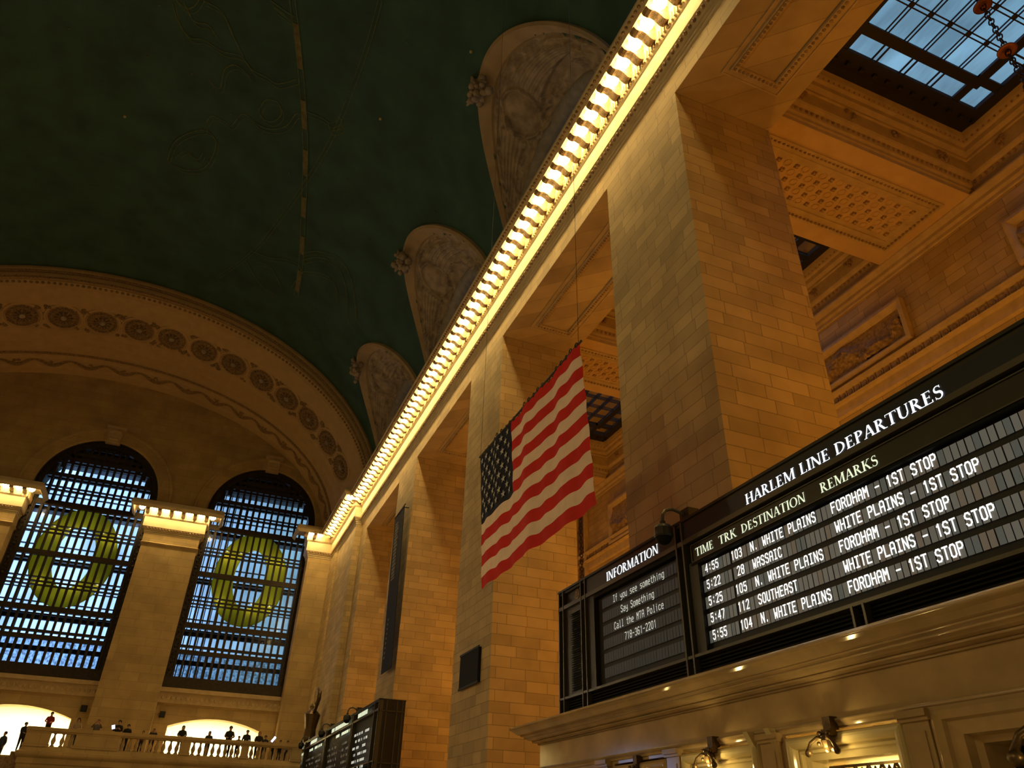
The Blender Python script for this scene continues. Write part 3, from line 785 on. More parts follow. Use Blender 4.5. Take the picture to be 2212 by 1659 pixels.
for i, (a, b) in enumerate(PIERS):
    bm_ = MB().box(BACK, OUT, a, b, BEAM, 20.6)
    be = thing('ceiling_beam', ((BACK+OUT)/2, (a+b)/2, BEAM), ['flat plaster ceiling beam out beyond the photo right edge', 'broad plaster ceiling beam with rosette panel beside the nearest skylight', 'plaster ceiling beam with rosette panel seen right of the flag', 'plaster ceiling beam beyond the farthest skylight, mostly hidden'][i], 'beam')
    obj('beam_body', bm_, M_PLASTER, be)
    Z = BEAM; m = MB()
    rect_frame(m, BACK+.2, OUT-.7, a+.62, b-.62, [(0, Z), (0, Z-.05), (.1, Z-.06), (.12, Z-.02), (.3, Z-.02), (.32, Z-.05), (.4, Z-.05), (.42, Z-.012), (.6, Z-.010)])
    fr_ = obj('panel_moulding', m, M_TRIM, be)
    d = MB()
    for fx in np.arange(BACK+.4, OUT-.8, .16):
        for e in (a+.74, b-.74): d.ball((fx, e, Z-.05), .05, 5, 4)
    for fy in np.arange(a+.75, b-.7, .16): d.ball((OUT-.84, fy, Z-.05), .05, 5, 4)
    obj('leaf_beading', d, M_DARKTRIM, fr_)
    g = MB(); ys0, ys1 = a+1.15, b-1.15; nx = 19; ny = 5
    for ix in range(nx):
        for iy in range(ny):
            cx_ = BACK+.95 + ix*(OUT-BACK-2.3)/(nx-1); cy_ = ys0 + (iy+.5)*(ys1-ys0)/ny
            r = .1
            if (ix+iy) % 2 == 0:
                for q in range(4):
                    an = PI/4+q*PI/2; g.ball((cx_+.06*math.cos(an), cy_+.06*math.sin(an), Z-.01), .045, 6, 4, mi=1)
                g.ball((cx_, cy_, Z-.03), .04, 6, 4)
            else:
                g.tube([(cx_+.12*math.cos(2*PI*k/12), cy_+.12*math.sin(2*PI*k/12), Z-.01) for k in range(12)], .022, 5, closed=True)
    obj('rosette_lattice', g, [M_PLASTER, M_DARKTRIM], be)
# coffers and skylights
cof = [(-10.43, -2.04)] + gaps
roof = MB(); cof_m = MB(); sl = 0
for i, (a, b) in enumerate(gaps):
    m = MB()
    rect_frame(m, BACK+.012, OUT-.012, a+.012, b-.012, [(-.01, BEAM+.002), (0, BEAM+.002), (0, BEAM+.16), (.05, BEAM+.18), (.05, BEAM+.3), (.12, BEAM+.34), (.16, BEAM+.55), (.26, BEAM+.6), (.3, BEAM+.66), (.3, BEAM+1.2), (.36, BEAM+1.22), (.36, BEAM+1.32), (.5, BEAM+1.4), (.52, BEAM+1.56), (.62, BEAM+1.6), (.7, BEAM+1.75), (.76, BEAM+1.95), (.95, BEAM+1.95), (1.0, BEAM+1.96)])
    cf = struct('trim_%d' % (8+i), m, M_TRIM)
    d = MB(); f = MB()
    for z, ins, st_, r, mm_ in ((BEAM+.46, .14, .2, .07, d), (BEAM+1.68, .62, .2, .07, d)):
        for yy in np.arange(a+ins, b-ins, st_): mm_.ball((OUT-ins, yy, z), r, 5, 4); mm_.ball((BACK+ins, yy, z), r, 5, 4)
        for xx in np.arange(BACK+ins, OUT-ins, st_): mm_.ball((xx, b-ins, z), r, 5, 4); mm_.ball((xx, a+ins, z), r, 5, 4)
    obj('leaf_beading', d, M_DARKTRIM, cf)
    for xx in np.arange(BACK+1.3, OUT-1, 1.9):
        for q in range(7): f.ball((xx+RNG.uniform(-.16, .16), b-.34, BEAM+.95+RNG.uniform(-.16, .16)), RNG.uniform(.05, .1), 6, 4)
    for yy in np.arange(a+1.2, b-1, 1.9):
        for q in range(7): f.ball((OUT-.34, yy+RNG.uniform(-.16, .16), BEAM+.95+RNG.uniform(-.16, .16)), RNG.uniform(.05, .1), 6, 4)
    obj('frieze_ornament', f, M_DARKTRIM, cf)
    roof.box(BACK, OUT, a, a+.75, 20.27, 20.32).box(BACK, OUT, b-.75, b, 20.27, 20.32).box(BACK, BACK+.4, a+.75, b-.75, 20.27, 20.32).box(OUT-.4, OUT, a+.75, b-.75, 20.27, 20.32)
    # skylight
    x0, x1, y0, y1 = 12.42, 19.28, a+1.22, b-1.24; Z = SKY
    s = MB()
    rect_frame(s, x0, x1, y0, y1, [(-.7, Z+.18), (-.7, Z+.0), (-.2, Z-.02), (0, Z-.06), (.34, Z-.06), (.36, Z+.06)])
    for k in range(14):
        s.tube([(x0+.1+k*(x1-x0-.2)/13-.06, y1-.02, Z-.1), (x0+.1+k*(x1-x0-.2)/13+.06, y1-.02, Z-.1)], .07, 6)
    base = struct('window_%d' % (4+i), s, M_SKYFRAME)
    g = MB(); ix0, ix1, iy0, iy1 = x0+1.25, x1-1.25, y0+1.2, y1-1.2
    rect_frame(g, ix0-.32, ix1+.32, iy0-.32, iy1+.32, [(0, Z+.05), (0, Z-.04), (.32, Z-.04), (.32, Z+.05)])
    for (xa, xb, ya, yb) in ((x0+.3, ix0-.3, y0+.3, iy0-.25), (x0+.3, ix0-.3, iy1+.25, y1-.3), (ix1+.3, x1-.3, y0+.3, iy0-.25), (ix1+.3, x1-.3, iy1+.25, y1-.3)):
        pass
    # border bars
    for xx in (ix0-.05, ix1+.05): 
        g.box(xx-.14, xx+.14, y0, iy0, Z-.03, Z+.05); g.box(xx-.14, xx+.14, iy1, y1, Z-.03, Z+.05)
    for yy in (iy0-.05, iy1+.05):
        g.box(x0, ix0, yy-.14, yy+.14, Z-.03, Z+.05); g.box(ix1, x1, yy-.14, yy+.14, Z-.03, Z+.05)
    for k in range(1, 4):
        xx = ix0 + (ix1-ix0)*k/4
        for dx in (-.09, .09):
            g.box(xx+dx-.025, xx+dx+.025, y0, iy0, Z-.005, Z+.03); g.box(xx+dx-.025, xx+dx+.025, iy1, y1, Z-.005, Z+.03)
    for k in range(1, 4):
        yy = iy0 + (iy1-iy0)*k/4
        for dx in (-.09, .09):
            g.box(x0, ix0, yy+dx-.025, yy+dx+.025, Z-.005, Z+.03); g.box(ix1, x1, yy+dx-.025, yy+dx+.025, Z-.005, Z+.03)
    NX, NY = 6, 4
    for k in range(1, NX):
        xx = ix0+(ix1-ix0)*k/NX
        for dx in (-.06, .06): g.box(xx+dx-.016, xx+dx+.016, iy0, iy1, Z-.005, Z+.03)
    for k in range(1, NY):
        yy = iy0+(iy1-iy0)*k/NY
        for dx in (-.06, .06): g.box(ix0, ix1, yy+dx-.016, yy+dx+.016, Z-.005, Z+.03)
    for k in range(1, NX):
        for q in range(1, NY):
            g.lathe((ix0+(ix1-ix0)*k/NX, iy0+(iy1-iy0)*q/NY, Z), [(0, -.03), (.05, -.025), (.085, -.01), (.09, .02)], 10)
    obj('lattice', g, M_SKYFRAME, base)
    obj('glass_panes', MB().quad((x0+.3, y0+.3, Z+.05), (x1-.3, y0+.3, Z+.05), (x1-.3, y1-.3, Z+.05), (x0+.3, y1-.3, Z+.05)), M_SGLASS, base)
struct('ceiling_passage', roof.box(BACK, OUT, -14, -2.04, 20.3, 20.6).box(BACK, OUT, 45.9, 57, 18.15, 20.6), M_PLASTER)

# ---- carved panels on the passage wall
def relief_panel(y0, y1, z0, z1, label, vertical=False):
    t = thing('relief_panel', (OUT, (y0+y1)/2, z0), label, 'relief')
    f = MB(); pr = [(0, 0.0), (0.0, .22), (.12, .24), (.2, .16), (.26, .1), (.3, .02)]
    loops = [[(OUT-d, y0+i, z0+i), (OUT-d, y1-i, z0+i), (OUT-d, y1-i, z1-i), (OUT-d, y0+i, z1-i)] for i, d in pr]
    f.grid([[loops[j][k] for j in range(len(pr))] for k in range(4)], closed_u=True)
    obj('panel_frame', f, M_TRIM, t)
    ny = int((y1-y0)*22); nz_ = int((z1-z0)*22)
    Y = np.linspace(y0+.28, y1-.28, ny); Zc = np.linspace(z0+.28, z1-.28, nz_)
    YY, ZZ = np.meshgrid(Y, Zc, indexing='ij')
    v = (ZZ-z0)/(z1-z0)
    if not vertical:
        ph = np.abs((YY-(y0+y1)/2)/((y1-y0)/2)); sag = .62 - .34*np.abs(np.cos(ph*PI*1.5))
        mask = np.clip(1.25-np.abs(v-sag)/.23, 0, 1)
    else:
        mask = np.clip(1.1-np.abs((YY-(y0+y1)/2)/((y1-y0)/2))/.8, 0, 1)
    h = ridged(YY*2.3, ZZ*2.3, 4)
    H = .02 + .26*mask*np.clip(h-.8, 0, 2)
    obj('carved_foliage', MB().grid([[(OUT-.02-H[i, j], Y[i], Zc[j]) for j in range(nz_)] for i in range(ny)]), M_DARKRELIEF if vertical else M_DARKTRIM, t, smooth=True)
    return t
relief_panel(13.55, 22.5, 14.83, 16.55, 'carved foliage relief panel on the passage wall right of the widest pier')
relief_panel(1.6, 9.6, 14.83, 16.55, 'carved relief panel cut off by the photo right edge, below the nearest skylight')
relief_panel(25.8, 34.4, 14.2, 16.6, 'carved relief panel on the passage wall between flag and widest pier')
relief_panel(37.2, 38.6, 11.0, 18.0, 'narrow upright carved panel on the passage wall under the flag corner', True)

# ---- chandeliers of the passage on linked chains
def chandelier(i, c):
    zc = 6.6
    labs = {5.88: 'amber chandelier hung on a long linked chain from the nearest skylight', 18.06: 'amber chandelier of the second bay hidden behind the departure board',
            30.14: 'amber chandelier whose chain drops beside the flag corner', 42.0: 'farthest amber chandelier of the passage behind the piers', -6.2: 'amber chandelier of the passage bay beside the photographer'}
    t = thing('chandelier', (15.9, c, SKY), labs[c], 'chandelier')
    ch = MB(); z = SKY-.1; k = 0
    while z > zc+1.0:
        a = .07; pts = []
        for q in range(10):
            an = 2*PI*q/10; u = a*math.cos(an); w = .11*math.sin(an)
            pts.append((15.9+(u if k % 2 else 0), c+(0 if k % 2 else u), z+w))
        ch.tube(pts, .02, 5, closed=True); z -= .17; k += 1
    obj('chain', ch, M_CHAIN, t)
    dsc = MB()
    for zz in (19.75, 17.75): dsc.lathe((15.9, c, zz), [(0, .1), (.1, .09), (.2, .02), (.24, -.04), (.2, -.07), (.1, -.04), (0, -.02)], 18)
    obj('chain_canopy', dsc, M_AMBERDISC, t, smooth=True)
    b = MB()
    b.lathe((15.9, c, zc), [(0, 1.05), (.12, 1.0), (.2, .85), (.5, .7), (.85, .35), (.95, 0), (.85, -.35), (.5, -.7), (.15, -.9), (0, -1.0)], 20)
    obj('melon_body', b, M_BRONZE2, t, smooth=True)
    bl = MB()
    for r, zz, n in ((.72, .55, 12), (.97, .15, 16), (.97, -.2, 16), (.75, -.55, 12)):
        for q in range(n): bl.ball((15.9+(r+.08)*math.cos(2*PI*q/n), c+(r+.08)*math.sin(2*PI*q/n), zc+zz), .075, 8, 6)
    obj('bulb_cluster', bl, M_AMBERBULB, t)
    point_light('chandelier_light', (15.9, c, zc-1.4), CHANDELIER_W*.6, AMBER, .5)
    point_light('chandelier_light', (15.9, c, zc+1.6), CHANDELIER_W*1.0, AMBER, .5)
for i, c in enumerate(BAYS): chandelier(i, c)

# ---- carved lunettes above the cornice
def lunette(i, c, label):
    t = thing('lunette', (WX, c, 20), label, 'lunette')
    def outer(a, k=1.0):
        z = LZ + LV*k*math.sin(a); dy = LH*k*math.cos(a)
        return Vector((vault_x(z), c+dy, z))
    def inner(a):
        return Vector((9.25, c+4.2*math.cos(a), LZ+4.2*math.sin(a)))
    N = 96; A = [-0.02 + (PI+.04)*k/N for k in range(N+1)]
    rim = MB().grid([[outer(a, 1.0)+Vector((.15, 0, .15)), outer(a, 1.0)+Vector((-.14, 0, -.14)), outer(a, .98)+Vector((-.2, 0, -.2)), outer(a).lerp(inner(a), .20)+Vector((-.1, 0, -.1)), outer(a).lerp(inner(a), .22)+Vector((-.02, 0, 0))] for a in A])
    obj('lunette_rim', rim, M_RIM, t, smooth=False)
    NJ = 70; NI = 300
    aa = np.linspace(0, PI, NI); ss = np.linspace(.2, 1.0, NJ)
    AA, SS = np.meshgrid(aa, ss, indexing='ij')
    H = .5*np.clip(ridged(AA*5.0+i*3.3, SS*6.0+i, 4)-.95, 0, 2)*np.clip(.75+.9*np.sin(AA*5+i*2.1)*np.sin(SS*7+1.3), .15, 1.6)
    # winged globe: disc ring, two fanned wings, a branch
    def blob(a0, s0, ra, rs): return np.sqrt(((AA-a0)/ra)**2+((SS-s0)/rs)**2)
    d = blob(1.35, .60, .17, .24)
    H = np.where(d < 1, .34*np.sqrt(np.clip(1-d*d, 0, 1))*.9+.05, H); H = H + .22*np.exp(-((d-1.12)/.10)**2)
    for sg in (-1, 1):
        u = (AA-1.35)*sg; w = (SS-.55)
        m_ = (u > .22) & (u < 1.0) & (np.abs(w+.12*(u-.2)) < .20*(1.25-u))
        H = np.where(m_, .16+.10*np.abs(np.sin(w*46+u*5))+.08*(1-u), H)
    br = np.abs(SS-(.46+.1*np.sin(AA*6)))
    H = H + np.where((AA < .62), .20*np.clip(1-br/.16, 0, 1)*(.4+np.abs(np.sin(AA*34+SS*20))), 0)
    edge = np.clip((SS-.2)/.06, 0, 1)*np.clip((1.0-SS)/.05, 0, 1); H = np.minimum(H, .62)*edge
    P = []
    for p in range(NI):
        o = outer(aa[p]); n = inner(aa[p]); row = []
        tang = (outer(aa[p]+.01)-outer(aa[p]-.01)).normalized(); nn = tang.cross((n-o).normalized())
        if nn.x > 0: nn = -nn
        if abs(nn.x) < .05 and nn.z > 0: nn = -nn
        for q in range(NJ): row.append(o.lerp(n, ss[q]) + nn*float(H[p, q]))
        P.append(row)
    obj('carved_relief', MB().grid(P), M_RELIEF, t, smooth=True)
    ro = MB().tube([Vector((9.25, c+4.1*math.cos(a), LZ+4.1*math.sin(a))) for a in A], .42, 14)
    obj('window_roll', ro, M_GREY, t, smooth=True)
    rv = MB().grid([[(9.3, c+4.0*math.cos(a), LZ+4.0*math.sin(a)), (11.2, c+4.0*math.cos(a), LZ+4.0*math.sin(a))] for a in A])
    obj('reveal', rv, M_GREY, t)
    # flower cluster spilling over the rim on the far side
    fl = MB(); base = outer(1.36, .97)+Vector((-.12, .2, -.12)); R = random.Random(i+2)
    for q in range(34):
        s = R.random(); p = base + Vector((R.uniform(-.55, .1)*(1-s*.3), R.uniform(-.5, .6)*(1-s*.2)-s*.7, R.uniform(-.35, .4)-s*1.2))
        fl.ball(p, R.uniform(.1, .22), 7, 5, sq=(1, R.uniform(.6, 1.2), R.uniform(.6, 1.2)))
    for q in range(9):
        an = 2*PI*q/9; fl.tube([base, base+Vector((-.3+.15*math.cos(an), .4*math.cos(an)+.3, .4*math.sin(an)+.1)), base+Vector((-.4+.1*math.cos(an), .62*math.cos(an)+.4, .66*math.sin(an)+.1))], [.08, .12, .04], 6)
    obj('flower_cluster', fl, M_RELIEF, t, smooth=True)
    g = MB()
    for k in range(-9, 10):
        y = k*.43; z1 = LZ+math.sqrt(max(.01, 4.0**2-y*y)); g.box(10.3, 10.42, c+y-.05, c+y+.05, 20.3, z1)
    for z in np.arange(21, 26, .6):
        w = math.sqrt(max(.01, 16-max(0, z-LZ)**2)); g.box(10.3, 10.42, c-w, c+w, z-.05, z+.05)
    obj('window_lattice', g, M_BRONZE, t)
    obj('window_glass', MB().add([(10.5, c, LZ)]+[(10.5, c+4.0*math.cos(PI*k/24), LZ+4.0*math.sin(PI*k/24)) for k in range(25)], [(0, k+1, k+2) for k in range(24)]).quad((10.5, c-4, 20.3), (10.5, c+4, 20.3), (10.5, c+4, LZ), (10.5, c-4, LZ)), M_WGLASS, t)
for i, (c, l) in enumerate(zip(LUN[1:], ['carved stone lunette above the cornice, largest and nearest of the three', 'carved stone lunette above the cornice, middle one of the three', 'carved stone lunette above the cornice, smallest, next to the far arch'])): lunette(i, c, l)
# wall behind the lunettes, opened for their windows
hl = [(c-3.95, c+3.95, 20.3, (lambda u, c=c: LZ+math.sqrt(max(0, 3.95**2-(u-c)**2)))) for c in LUN[1:]]
bpy.data.objects.remove(bpy.data.objects['wall_right_upper'], do_unlink=True)
struct('wall_right_upper', arched_wall([-26.5+.8*k for k in range(110)], lambda u: 31.0, hl, lambda u, z: (10.9, u, z), bottom=19.9), M_STONE)
# ================================================================== LETTERING
def q_st(x, w, y0=0.0, y1=1.0, sb=True, tp=True, sl=.085, sh=.05):
    o = [[(x, y0), (x+w, y0), (x+w, y1), (x, y1)]]
    if sb: o.append([(x-sl, y0), (x+w+sl, y0), (x+w+sl*.6, y0+sh), (x-sl*.6, y0+sh)])
    if tp: o.append([(x-sl*.6, y1-sh), (x+w+sl*.6, y1-sh), (x+w+sl, y1), (x-sl, y1)])
    return o
def q_di(xa, ya, xb, yb, w): return [[(xa, ya), (xa+w, ya), (xb+w, yb), (xb, yb)]]
def q_bar(x0, x1, y0, y1): return [[(x0, y0), (x1, y0), (x1, y1), (x0, y1)]]
def q_arc(cx, cy, rx, ry, ix, iy, a0, a1, dx=0.0, n=20):
    o = []
    for k in range(n):
        t0 = math.radians(a0+(a1-a0)*k/n); t1 = math.radians(a0+(a1-a0)*(k+1)/n)
        o.append([(cx+rx*math.cos(t0), cy+ry*math.sin(t0)), (cx+rx*math.cos(t1), cy+ry*math.sin(t1)), (cx+dx+ix*math.cos(t1), cy+iy*math.sin(t1)), (cx+dx+ix*math.cos(t0), cy+iy*math.sin(t0))])
    return o
def q_band(pts, ws):
    o = []; L = []; n = len(pts)
    for i, p in enumerate(pts):
        a = pts[max(i-1, 0)]; b = pts[min(i+1, n-1)]; dx, dy = b[0]-a[0], b[1]-a[1]; l = math.hypot(dx, dy) or 1
        L.append(((p[0]-dy/l*ws[i]/2, p[1]+dx/l*ws[i]/2), (p[0]+dy/l*ws[i]/2, p[1]-dx/l*ws[i]/2)))
    for a, b in zip(L[:-1], L[1:]): o.append([a[0], a[1], b[1], b[0]])
    return o
TK, TN = .165, .078
def serif(c):
    if c == 'A': return q_di(.05,0,.345,1,.075)+q_di(.60,0,.34,1,.16)+q_bar(.17,.66,.30,.35)+q_bar(-.03,.20,0,.05)+q_bar(.53,.84,0,.05), .80
    if c == 'D': return q_st(.09,TK)+q_arc(.2,.5,.62,.5,.47,.445,-90,90), .88
    if c in 'EF':
        o = q_st(.09,TK)+q_bar(.2,.56,.95,1)+q_bar(.52,.56,.82,1)+q_bar(.2,.48,.48,.535)+q_bar(.45,.48,.40,.62)
        if c == 'E': o += q_bar(.2,.58,0,.05)+q_bar(.56,.62,0,.2)
        return o, (.68 if c == 'E' else .62)
    if c == 'H': return q_st(.09,TK)+q_st(.62,TK)+q_bar(.2,.65,.48,.535), .88
    if c == 'I': return q_st(.09,TK), .34
    if c == 'K': return q_st(.09,TK)+q_di(.22,.44,.62,1,.075)+q_di(.64,0,.28,.56,.17)+q_bar(.5,.78,.95,1)+q_bar(.58,.9,0,.05), .86
    if c == 'L': return q_st(.09,TK)+q_bar(.2,.58,0,.05)+q_bar(.56,.61,0,.22), .64
    if c == 'M': return q_st(.10,TN,tp=False)+q_st(.83,TK)+q_di(.45,0,.10,1,.15)+q_di(.45,0,.84,1,.075)+q_bar(0,.2,.95,1), 1.08
    if c == 'N': return q_st(.10,TN,tp=False)+q_st(.70,TN,sb=False)+q_di(.62,0,.06,1,.165)+q_bar(-.02,.2,.95,1), .88
    if c == 'O': return q_arc(.46,.5,.45,.52,.29,.46,0,360,0,36), .92
    if c == 'P': return q_st(.09,TK)+q_arc(.22,.73,.40,.27,.25,.215,-90,90), .66
    if c == 'R': return q_st(.09,TK)+q_arc(.22,.74,.38,.26,.23,.205,-90,90)+q_di(.58,0,.28,.50,.17)+q_bar(.6,.86,0,.05), .80
    if c == 'S':
        pts = []; 
        for k in range(13): a = math.radians(35+ (270-35)*k/12); pts.append((.29+.19*math.cos(a), .755+.225*math.sin(a)))
        for k in range(1, 13): a = math.radians(90-(90+145)*k/12); pts.append((.29+.215*math.cos(a), .265+.265*math.sin(a)))
        ws = [.055+.115*math.exp(-((i-12.5)/5.5)**2) for i in range(len(pts))]
        return q_band(pts, ws)+q_bar(.44,.47,.78,1)+q_bar(.07,.10,0,.24), .56
    if c == 'T': return q_st(.31,TK,tp=False)+q_bar(.02,.75,.95,1)+q_bar(.0,.035,.80,1)+q_bar(.735,.77,.80,1), .77
    if c == 'U': return q_st(.09,TK,y0=.3,sb=False)+q_st(.66,TN,y0=.3,sb=False)+q_arc(.405,.32,.315,.34,.185,.275,180,360,.03), .84
    return [], .34
def serif_text(s, place, u0, u1, v0, cap):
    x = 0.0; P = []
    for c in s:
        if c == ' ': x += .42; continue
        g, w = serif(c)
        for q in g: P.append([(px+x, py) for px, py in q])
        x += w + .045
    k = (u1-u0)/(x-.045); m = MB()
    for q in P: m.add([place(u0+a*k, v0+b*cap) for a, b in q], [tuple(range(len(q)))])
    return m
# single-stroke font of the flap characters, on a 4 x 6 grid
F_ = {
'0': [[(0,1),(1,0),(3,0),(4,1),(4,5),(3,6),(1,6),(0,5),(0,1)]], '1': [[(1,5),(2.2,6),(2.2,0)]],
'2': [[(0,5),(1,6),(3,6),(4,5),(4,4),(0,0),(4,0)]], '3': [[(0,5.2),(1,6),(3,6),(4,5),(4,4),(3,3.2),(1.5,3.2)],[(3,3.2),(4,2.3),(4,1),(3,0),(1,0),(0,.8)]],
'4': [[(3.2,0),(3.2,6),(0,1.8),(4.3,1.8)]], '5': [[(4,6),(.3,6),(.2,3.4),(3,3.6),(4,2.6),(4,1),(3,0),(1,0),(0,.9)]],
'6': [[(3.8,5.4),(3,6),(1,6),(0,5),(0,1),(1,0),(3,0),(4,1),(4,2.4),(3,3.3),(0,3.2)]], '7': [[(0,6),(4,6),(4,5),(1.4,0)]],
'8': [[(1,3.2),(0,4),(0,5),(1,6),(3,6),(4,5),(4,4),(3,3.2),(1,3.2),(0,2.4),(0,1),(1,0),(3,0),(4,1),(4,2.4),(3,3.2)]],
':': [[(2,1.1),(2,1.8)],[(2,4),(2,4.7)]], '.': [[(1.6,0),(1.6,.7)]], '-': [[(.2,3),(3.8,3)]],
'A': [[(0,0),(0,5),(1,6),(3,6),(4,5),(4,0)],[(0,2.8),(4,2.8)]], 'C': [[(4,1),(3,0),(1,0),(0,1),(0,5),(1,6),(3,6),(4,5)]],
'D': [[(0,0),(0,6),(3,6),(4,5),(4,1),(3,0),(0,0)]], 'E': [[(4,0),(0,0),(0,6),(4,6)],[(0,3.2),(3.2,3.2)]], 'F': [[(0,0),(0,6),(4,6)],[(0,3.2),(3.2,3.2)]],
'H': [[(0,0),(0,6)],[(4,0),(4,6)],[(0,3.1),(4,3.1)]], 'I': [[(2,0),(2,6)],[(.4,6),(3.6,6)],[(.4,0),(3.6,0)]], 'L': [[(0,6),(0,0),(4,0)]],
'M': [[(0,0),(0,6),(2,3),(4,6),(4,0)]], 'N': [[(0,0),(0,6),(4,0),(4,6)]], 'O': [[(0,1),(1,0),(3,0),(4,1),(4,5),(3,6),(1,6),(0,5),(0,1)]],
'P': [[(0,0),(0,6),(3,6),(4,5),(4,3.9),(3,3),(0,3)]], 'R': [[(0,0),(0,6),(3,6),(4,5),(4,4),(3,3.1),(0,3.1)],[(2.2,3.1),(4,0)]],
'S': [[(4,5),(3,6),(1,6),(0,5),(0,4),(1,3.3),(3,2.9),(4,2),(4,1),(3,0),(1,0),(0,1)]], 'T': [[(2,0),(2,6)],[(0,6),(4,6)]],
'U': [[(0,6),(0,1),(1,0),(3,0),(4,1),(4,6)]], 'W': [[(0,6),(.5,0),(2,3.2),(3.5,0),(4,6)]],
'a': [[(.4,4),(3,4),(4,3.2),(4,0),(1,0),(0,.8),(0,1.6),(1,2.3),(4,2.3)]], 'c': [[(4,.6),(3,0),(1,0),(0,1),(0,3),(1,4),(3,4),(4,3.4)]],
'e': [[(0,2.1),(4,2.1),(4,3),(3,4),(1,4),(0,3),(0,1),(1,0),(3.8,0)]], 'f': [[(1.6,0),(1.6,5),(2.4,6),(3.6,6)],[(.4,3.8),(3.2,3.8)]],
'g': [[(4,4),(1,4),(0,3),(0,1),(1,0),(4,0)],[(4,4),(4,-1),(3,-1.7),(.6,-1.7)]], 'h': [[(0,0),(0,6)],[(0,3.4),(1.4,4),(3,4),(4,3),(4,0)]],
'i': [[(1.2,4),(2,4),(2,0)],[(2,5.2),(2,5.8)]], 'l': [[(1.2,6),(2,6),(2,0)],[(1.0,0),(3.2,0)]], 'm': [[(0,0),(0,4),(4,4),(4,0)],[(2,4),(2,0)]],
'n': [[(0,0),(0,4)],[(0,3.4),(1.4,4),(3,4),(4,3),(4,0)]], 'o': [[(0,1),(1,0),(3,0),(4,1),(4,3),(3,4),(1,4),(0,3),(0,1)]],
's': [[(3.8,4),(1,4),(0,3.3),(0,2.6),(1,2),(3,2),(4,1.4),(4,.7),(3,0),(.2,0)]], 't': [[(1.6,6),(1.6,.8),(2.4,0),(3.6,0)],[(.3,4),(3.4,4)]],
'u': [[(0,4),(0,1),(1,0),(4,0)],[(4,4),(4,0)]], 'y': [[(0,4),(0,2.4),(1,1.2),(4,1.2)],[(4,4),(4,-.6),(3,-1.6),(1,-1.6)]],
}
def flap_text(m, s, place, u0, v0, pitch, w, h, sw):
    for i, c in enumerate(s):
        for pl in F_.get(c, []):
            pts = [(u0+i*pitch+(pitch-w)/2*.9+p[0]*w/4, v0+p[1]*h/6) for p in pl]
            for (ax, ay), (bx, by) in zip(pts[:-1], pts[1:]):
                dx, dy = bx-ax, by-ay; l = math.hypot(dx, dy) or 1; ex, ey = dx/l*sw*.42, dy/l*sw*.42; nx, ny = -dy/l*sw/2, dx/l*sw/2
                m.add([place(ax-ex+nx, ay-ey+ny), place(ax-ex-nx, ay-ey-ny), place(bx+ex-nx, by+ey-ny), place(bx+ex+nx, by+ey+ny)], [(0,1,2,3)])

# ================================================================== DEPARTURE BOARDS
BX = 7.25
def dome_camera(y, label, z0=4.8):
    t = thing('dome_camera', (BX+.1, y, z0), label, 'camera')
    obj('mount_box', MB().box(BX-.02, BX+.2, y-.13, y+.13, z0, z0+.17), M_BOARD, t)
    s = -.0
    pts = [(BX+.02, y+.02, z0+.04), (BX-.08, y+.05, z0+.12), (BX-.2, y+.09, z0+.17), (BX-.32, y+.11, z0+.13), (BX-.38, y+.12, z0+.03), (BX-.39, y+.12, z0-.10)]
    obj('gooseneck_arm', MB().tube(pts, .03, 8), M_BOARDBAR, t, smooth=True)
    c = (BX-.39, y+.12, 0)
    obj('housing', MB().lathe((c[0], c[1], z0-.1), [(0, .02), (.05, .02), (.05, -.03), (.13, -.06), (.16, -.11), (.165, -.24), (.15, -.27), (0, -.27)], 20), M_BOARD, t, smooth=False)
    obj('dome', MB().lathe((c[0], c[1], z0-.36), [(.135, 0), (.125, -.05), (.09, -.1), (.045, -.125), (0, -.13)], 18), M_BLACK, t, smooth=True)
    return t
def board_front(root, y0, y1, yc=None):
    """housing and long rails shared by both boards"""
    yc = yc or y1
    h = MB().box(BX+.12, 8.32, y0, yc, 2.19, 4.76)
    if yc < y1: h.box(BX+.12, 8.05, yc, y1, 2.19, 4.76)
    obj('housing', h, M_BOARDIN, root)
    m = MB()
    m.box(BX, BX+.12, y0, y1, 4.70, 4.79).box(BX-.03, 8.05, y0-.01, y1+.01, 4.755, 4.80).box(8.05, 8.34, y0-.01, yc, 4.755, 4.80)
    obj('top_rail', m, M_BOARD, root)
    obj('middle_rail', MB().box(BX-.02, BX+.14, y0, y1, 4.36, 4.44), M_BOARDBAR, root)
    obj('lower_rail', MB().box(BX-.02, BX+.14, y0, y1, 2.53, 2.575), M_BOARDBAR, root)
    b = MB()
    for z in np.arange(2.22, 2.5, .05): b.box(BX+.06, BX+.13, y0, y1, z, z+.02)
    obj('base_louvre', b, M_BLACK, root)
R2 = random.Random(11)
bd = thing('departure_board', (BX+.4, 8, 2.19), 'long dark departure board reading HARLEM LINE DEPARTURES above the ticket office', 'sign')
Y0, Y1 = 0.4, 14.87
board_front(bd, Y0, Y1)
pl = lambda d: (lambda u, v: (BX+.1-d, 15-u, v))
U = lambda y: 15-y
for y in (14.63, 13.79, 13.60): obj('mullion', MB().box(BX-.03, BX+.13, y-.017, y+.017, 2.19, 4.76), M_BOARDBAR, bd)
for y in (10.22, 10.03): obj('mullion', MB().box(BX-.03, BX+.13, y-.02, y+.02, 2.19, 4.79), M_BOARDBAR, bd)
for y in (6.74, 6.56, 3.4, 3.2): obj('base_mullion', MB().box(BX-.03, BX+.13, y-.018, y+.018, 2.19, 2.54), M_BOARDBAR, bd)
obj('end_post', MB().box(BX-.02, BX+.13, 14.83, 14.87, 2.19, 4.76), M_BOARDBAR, bd)
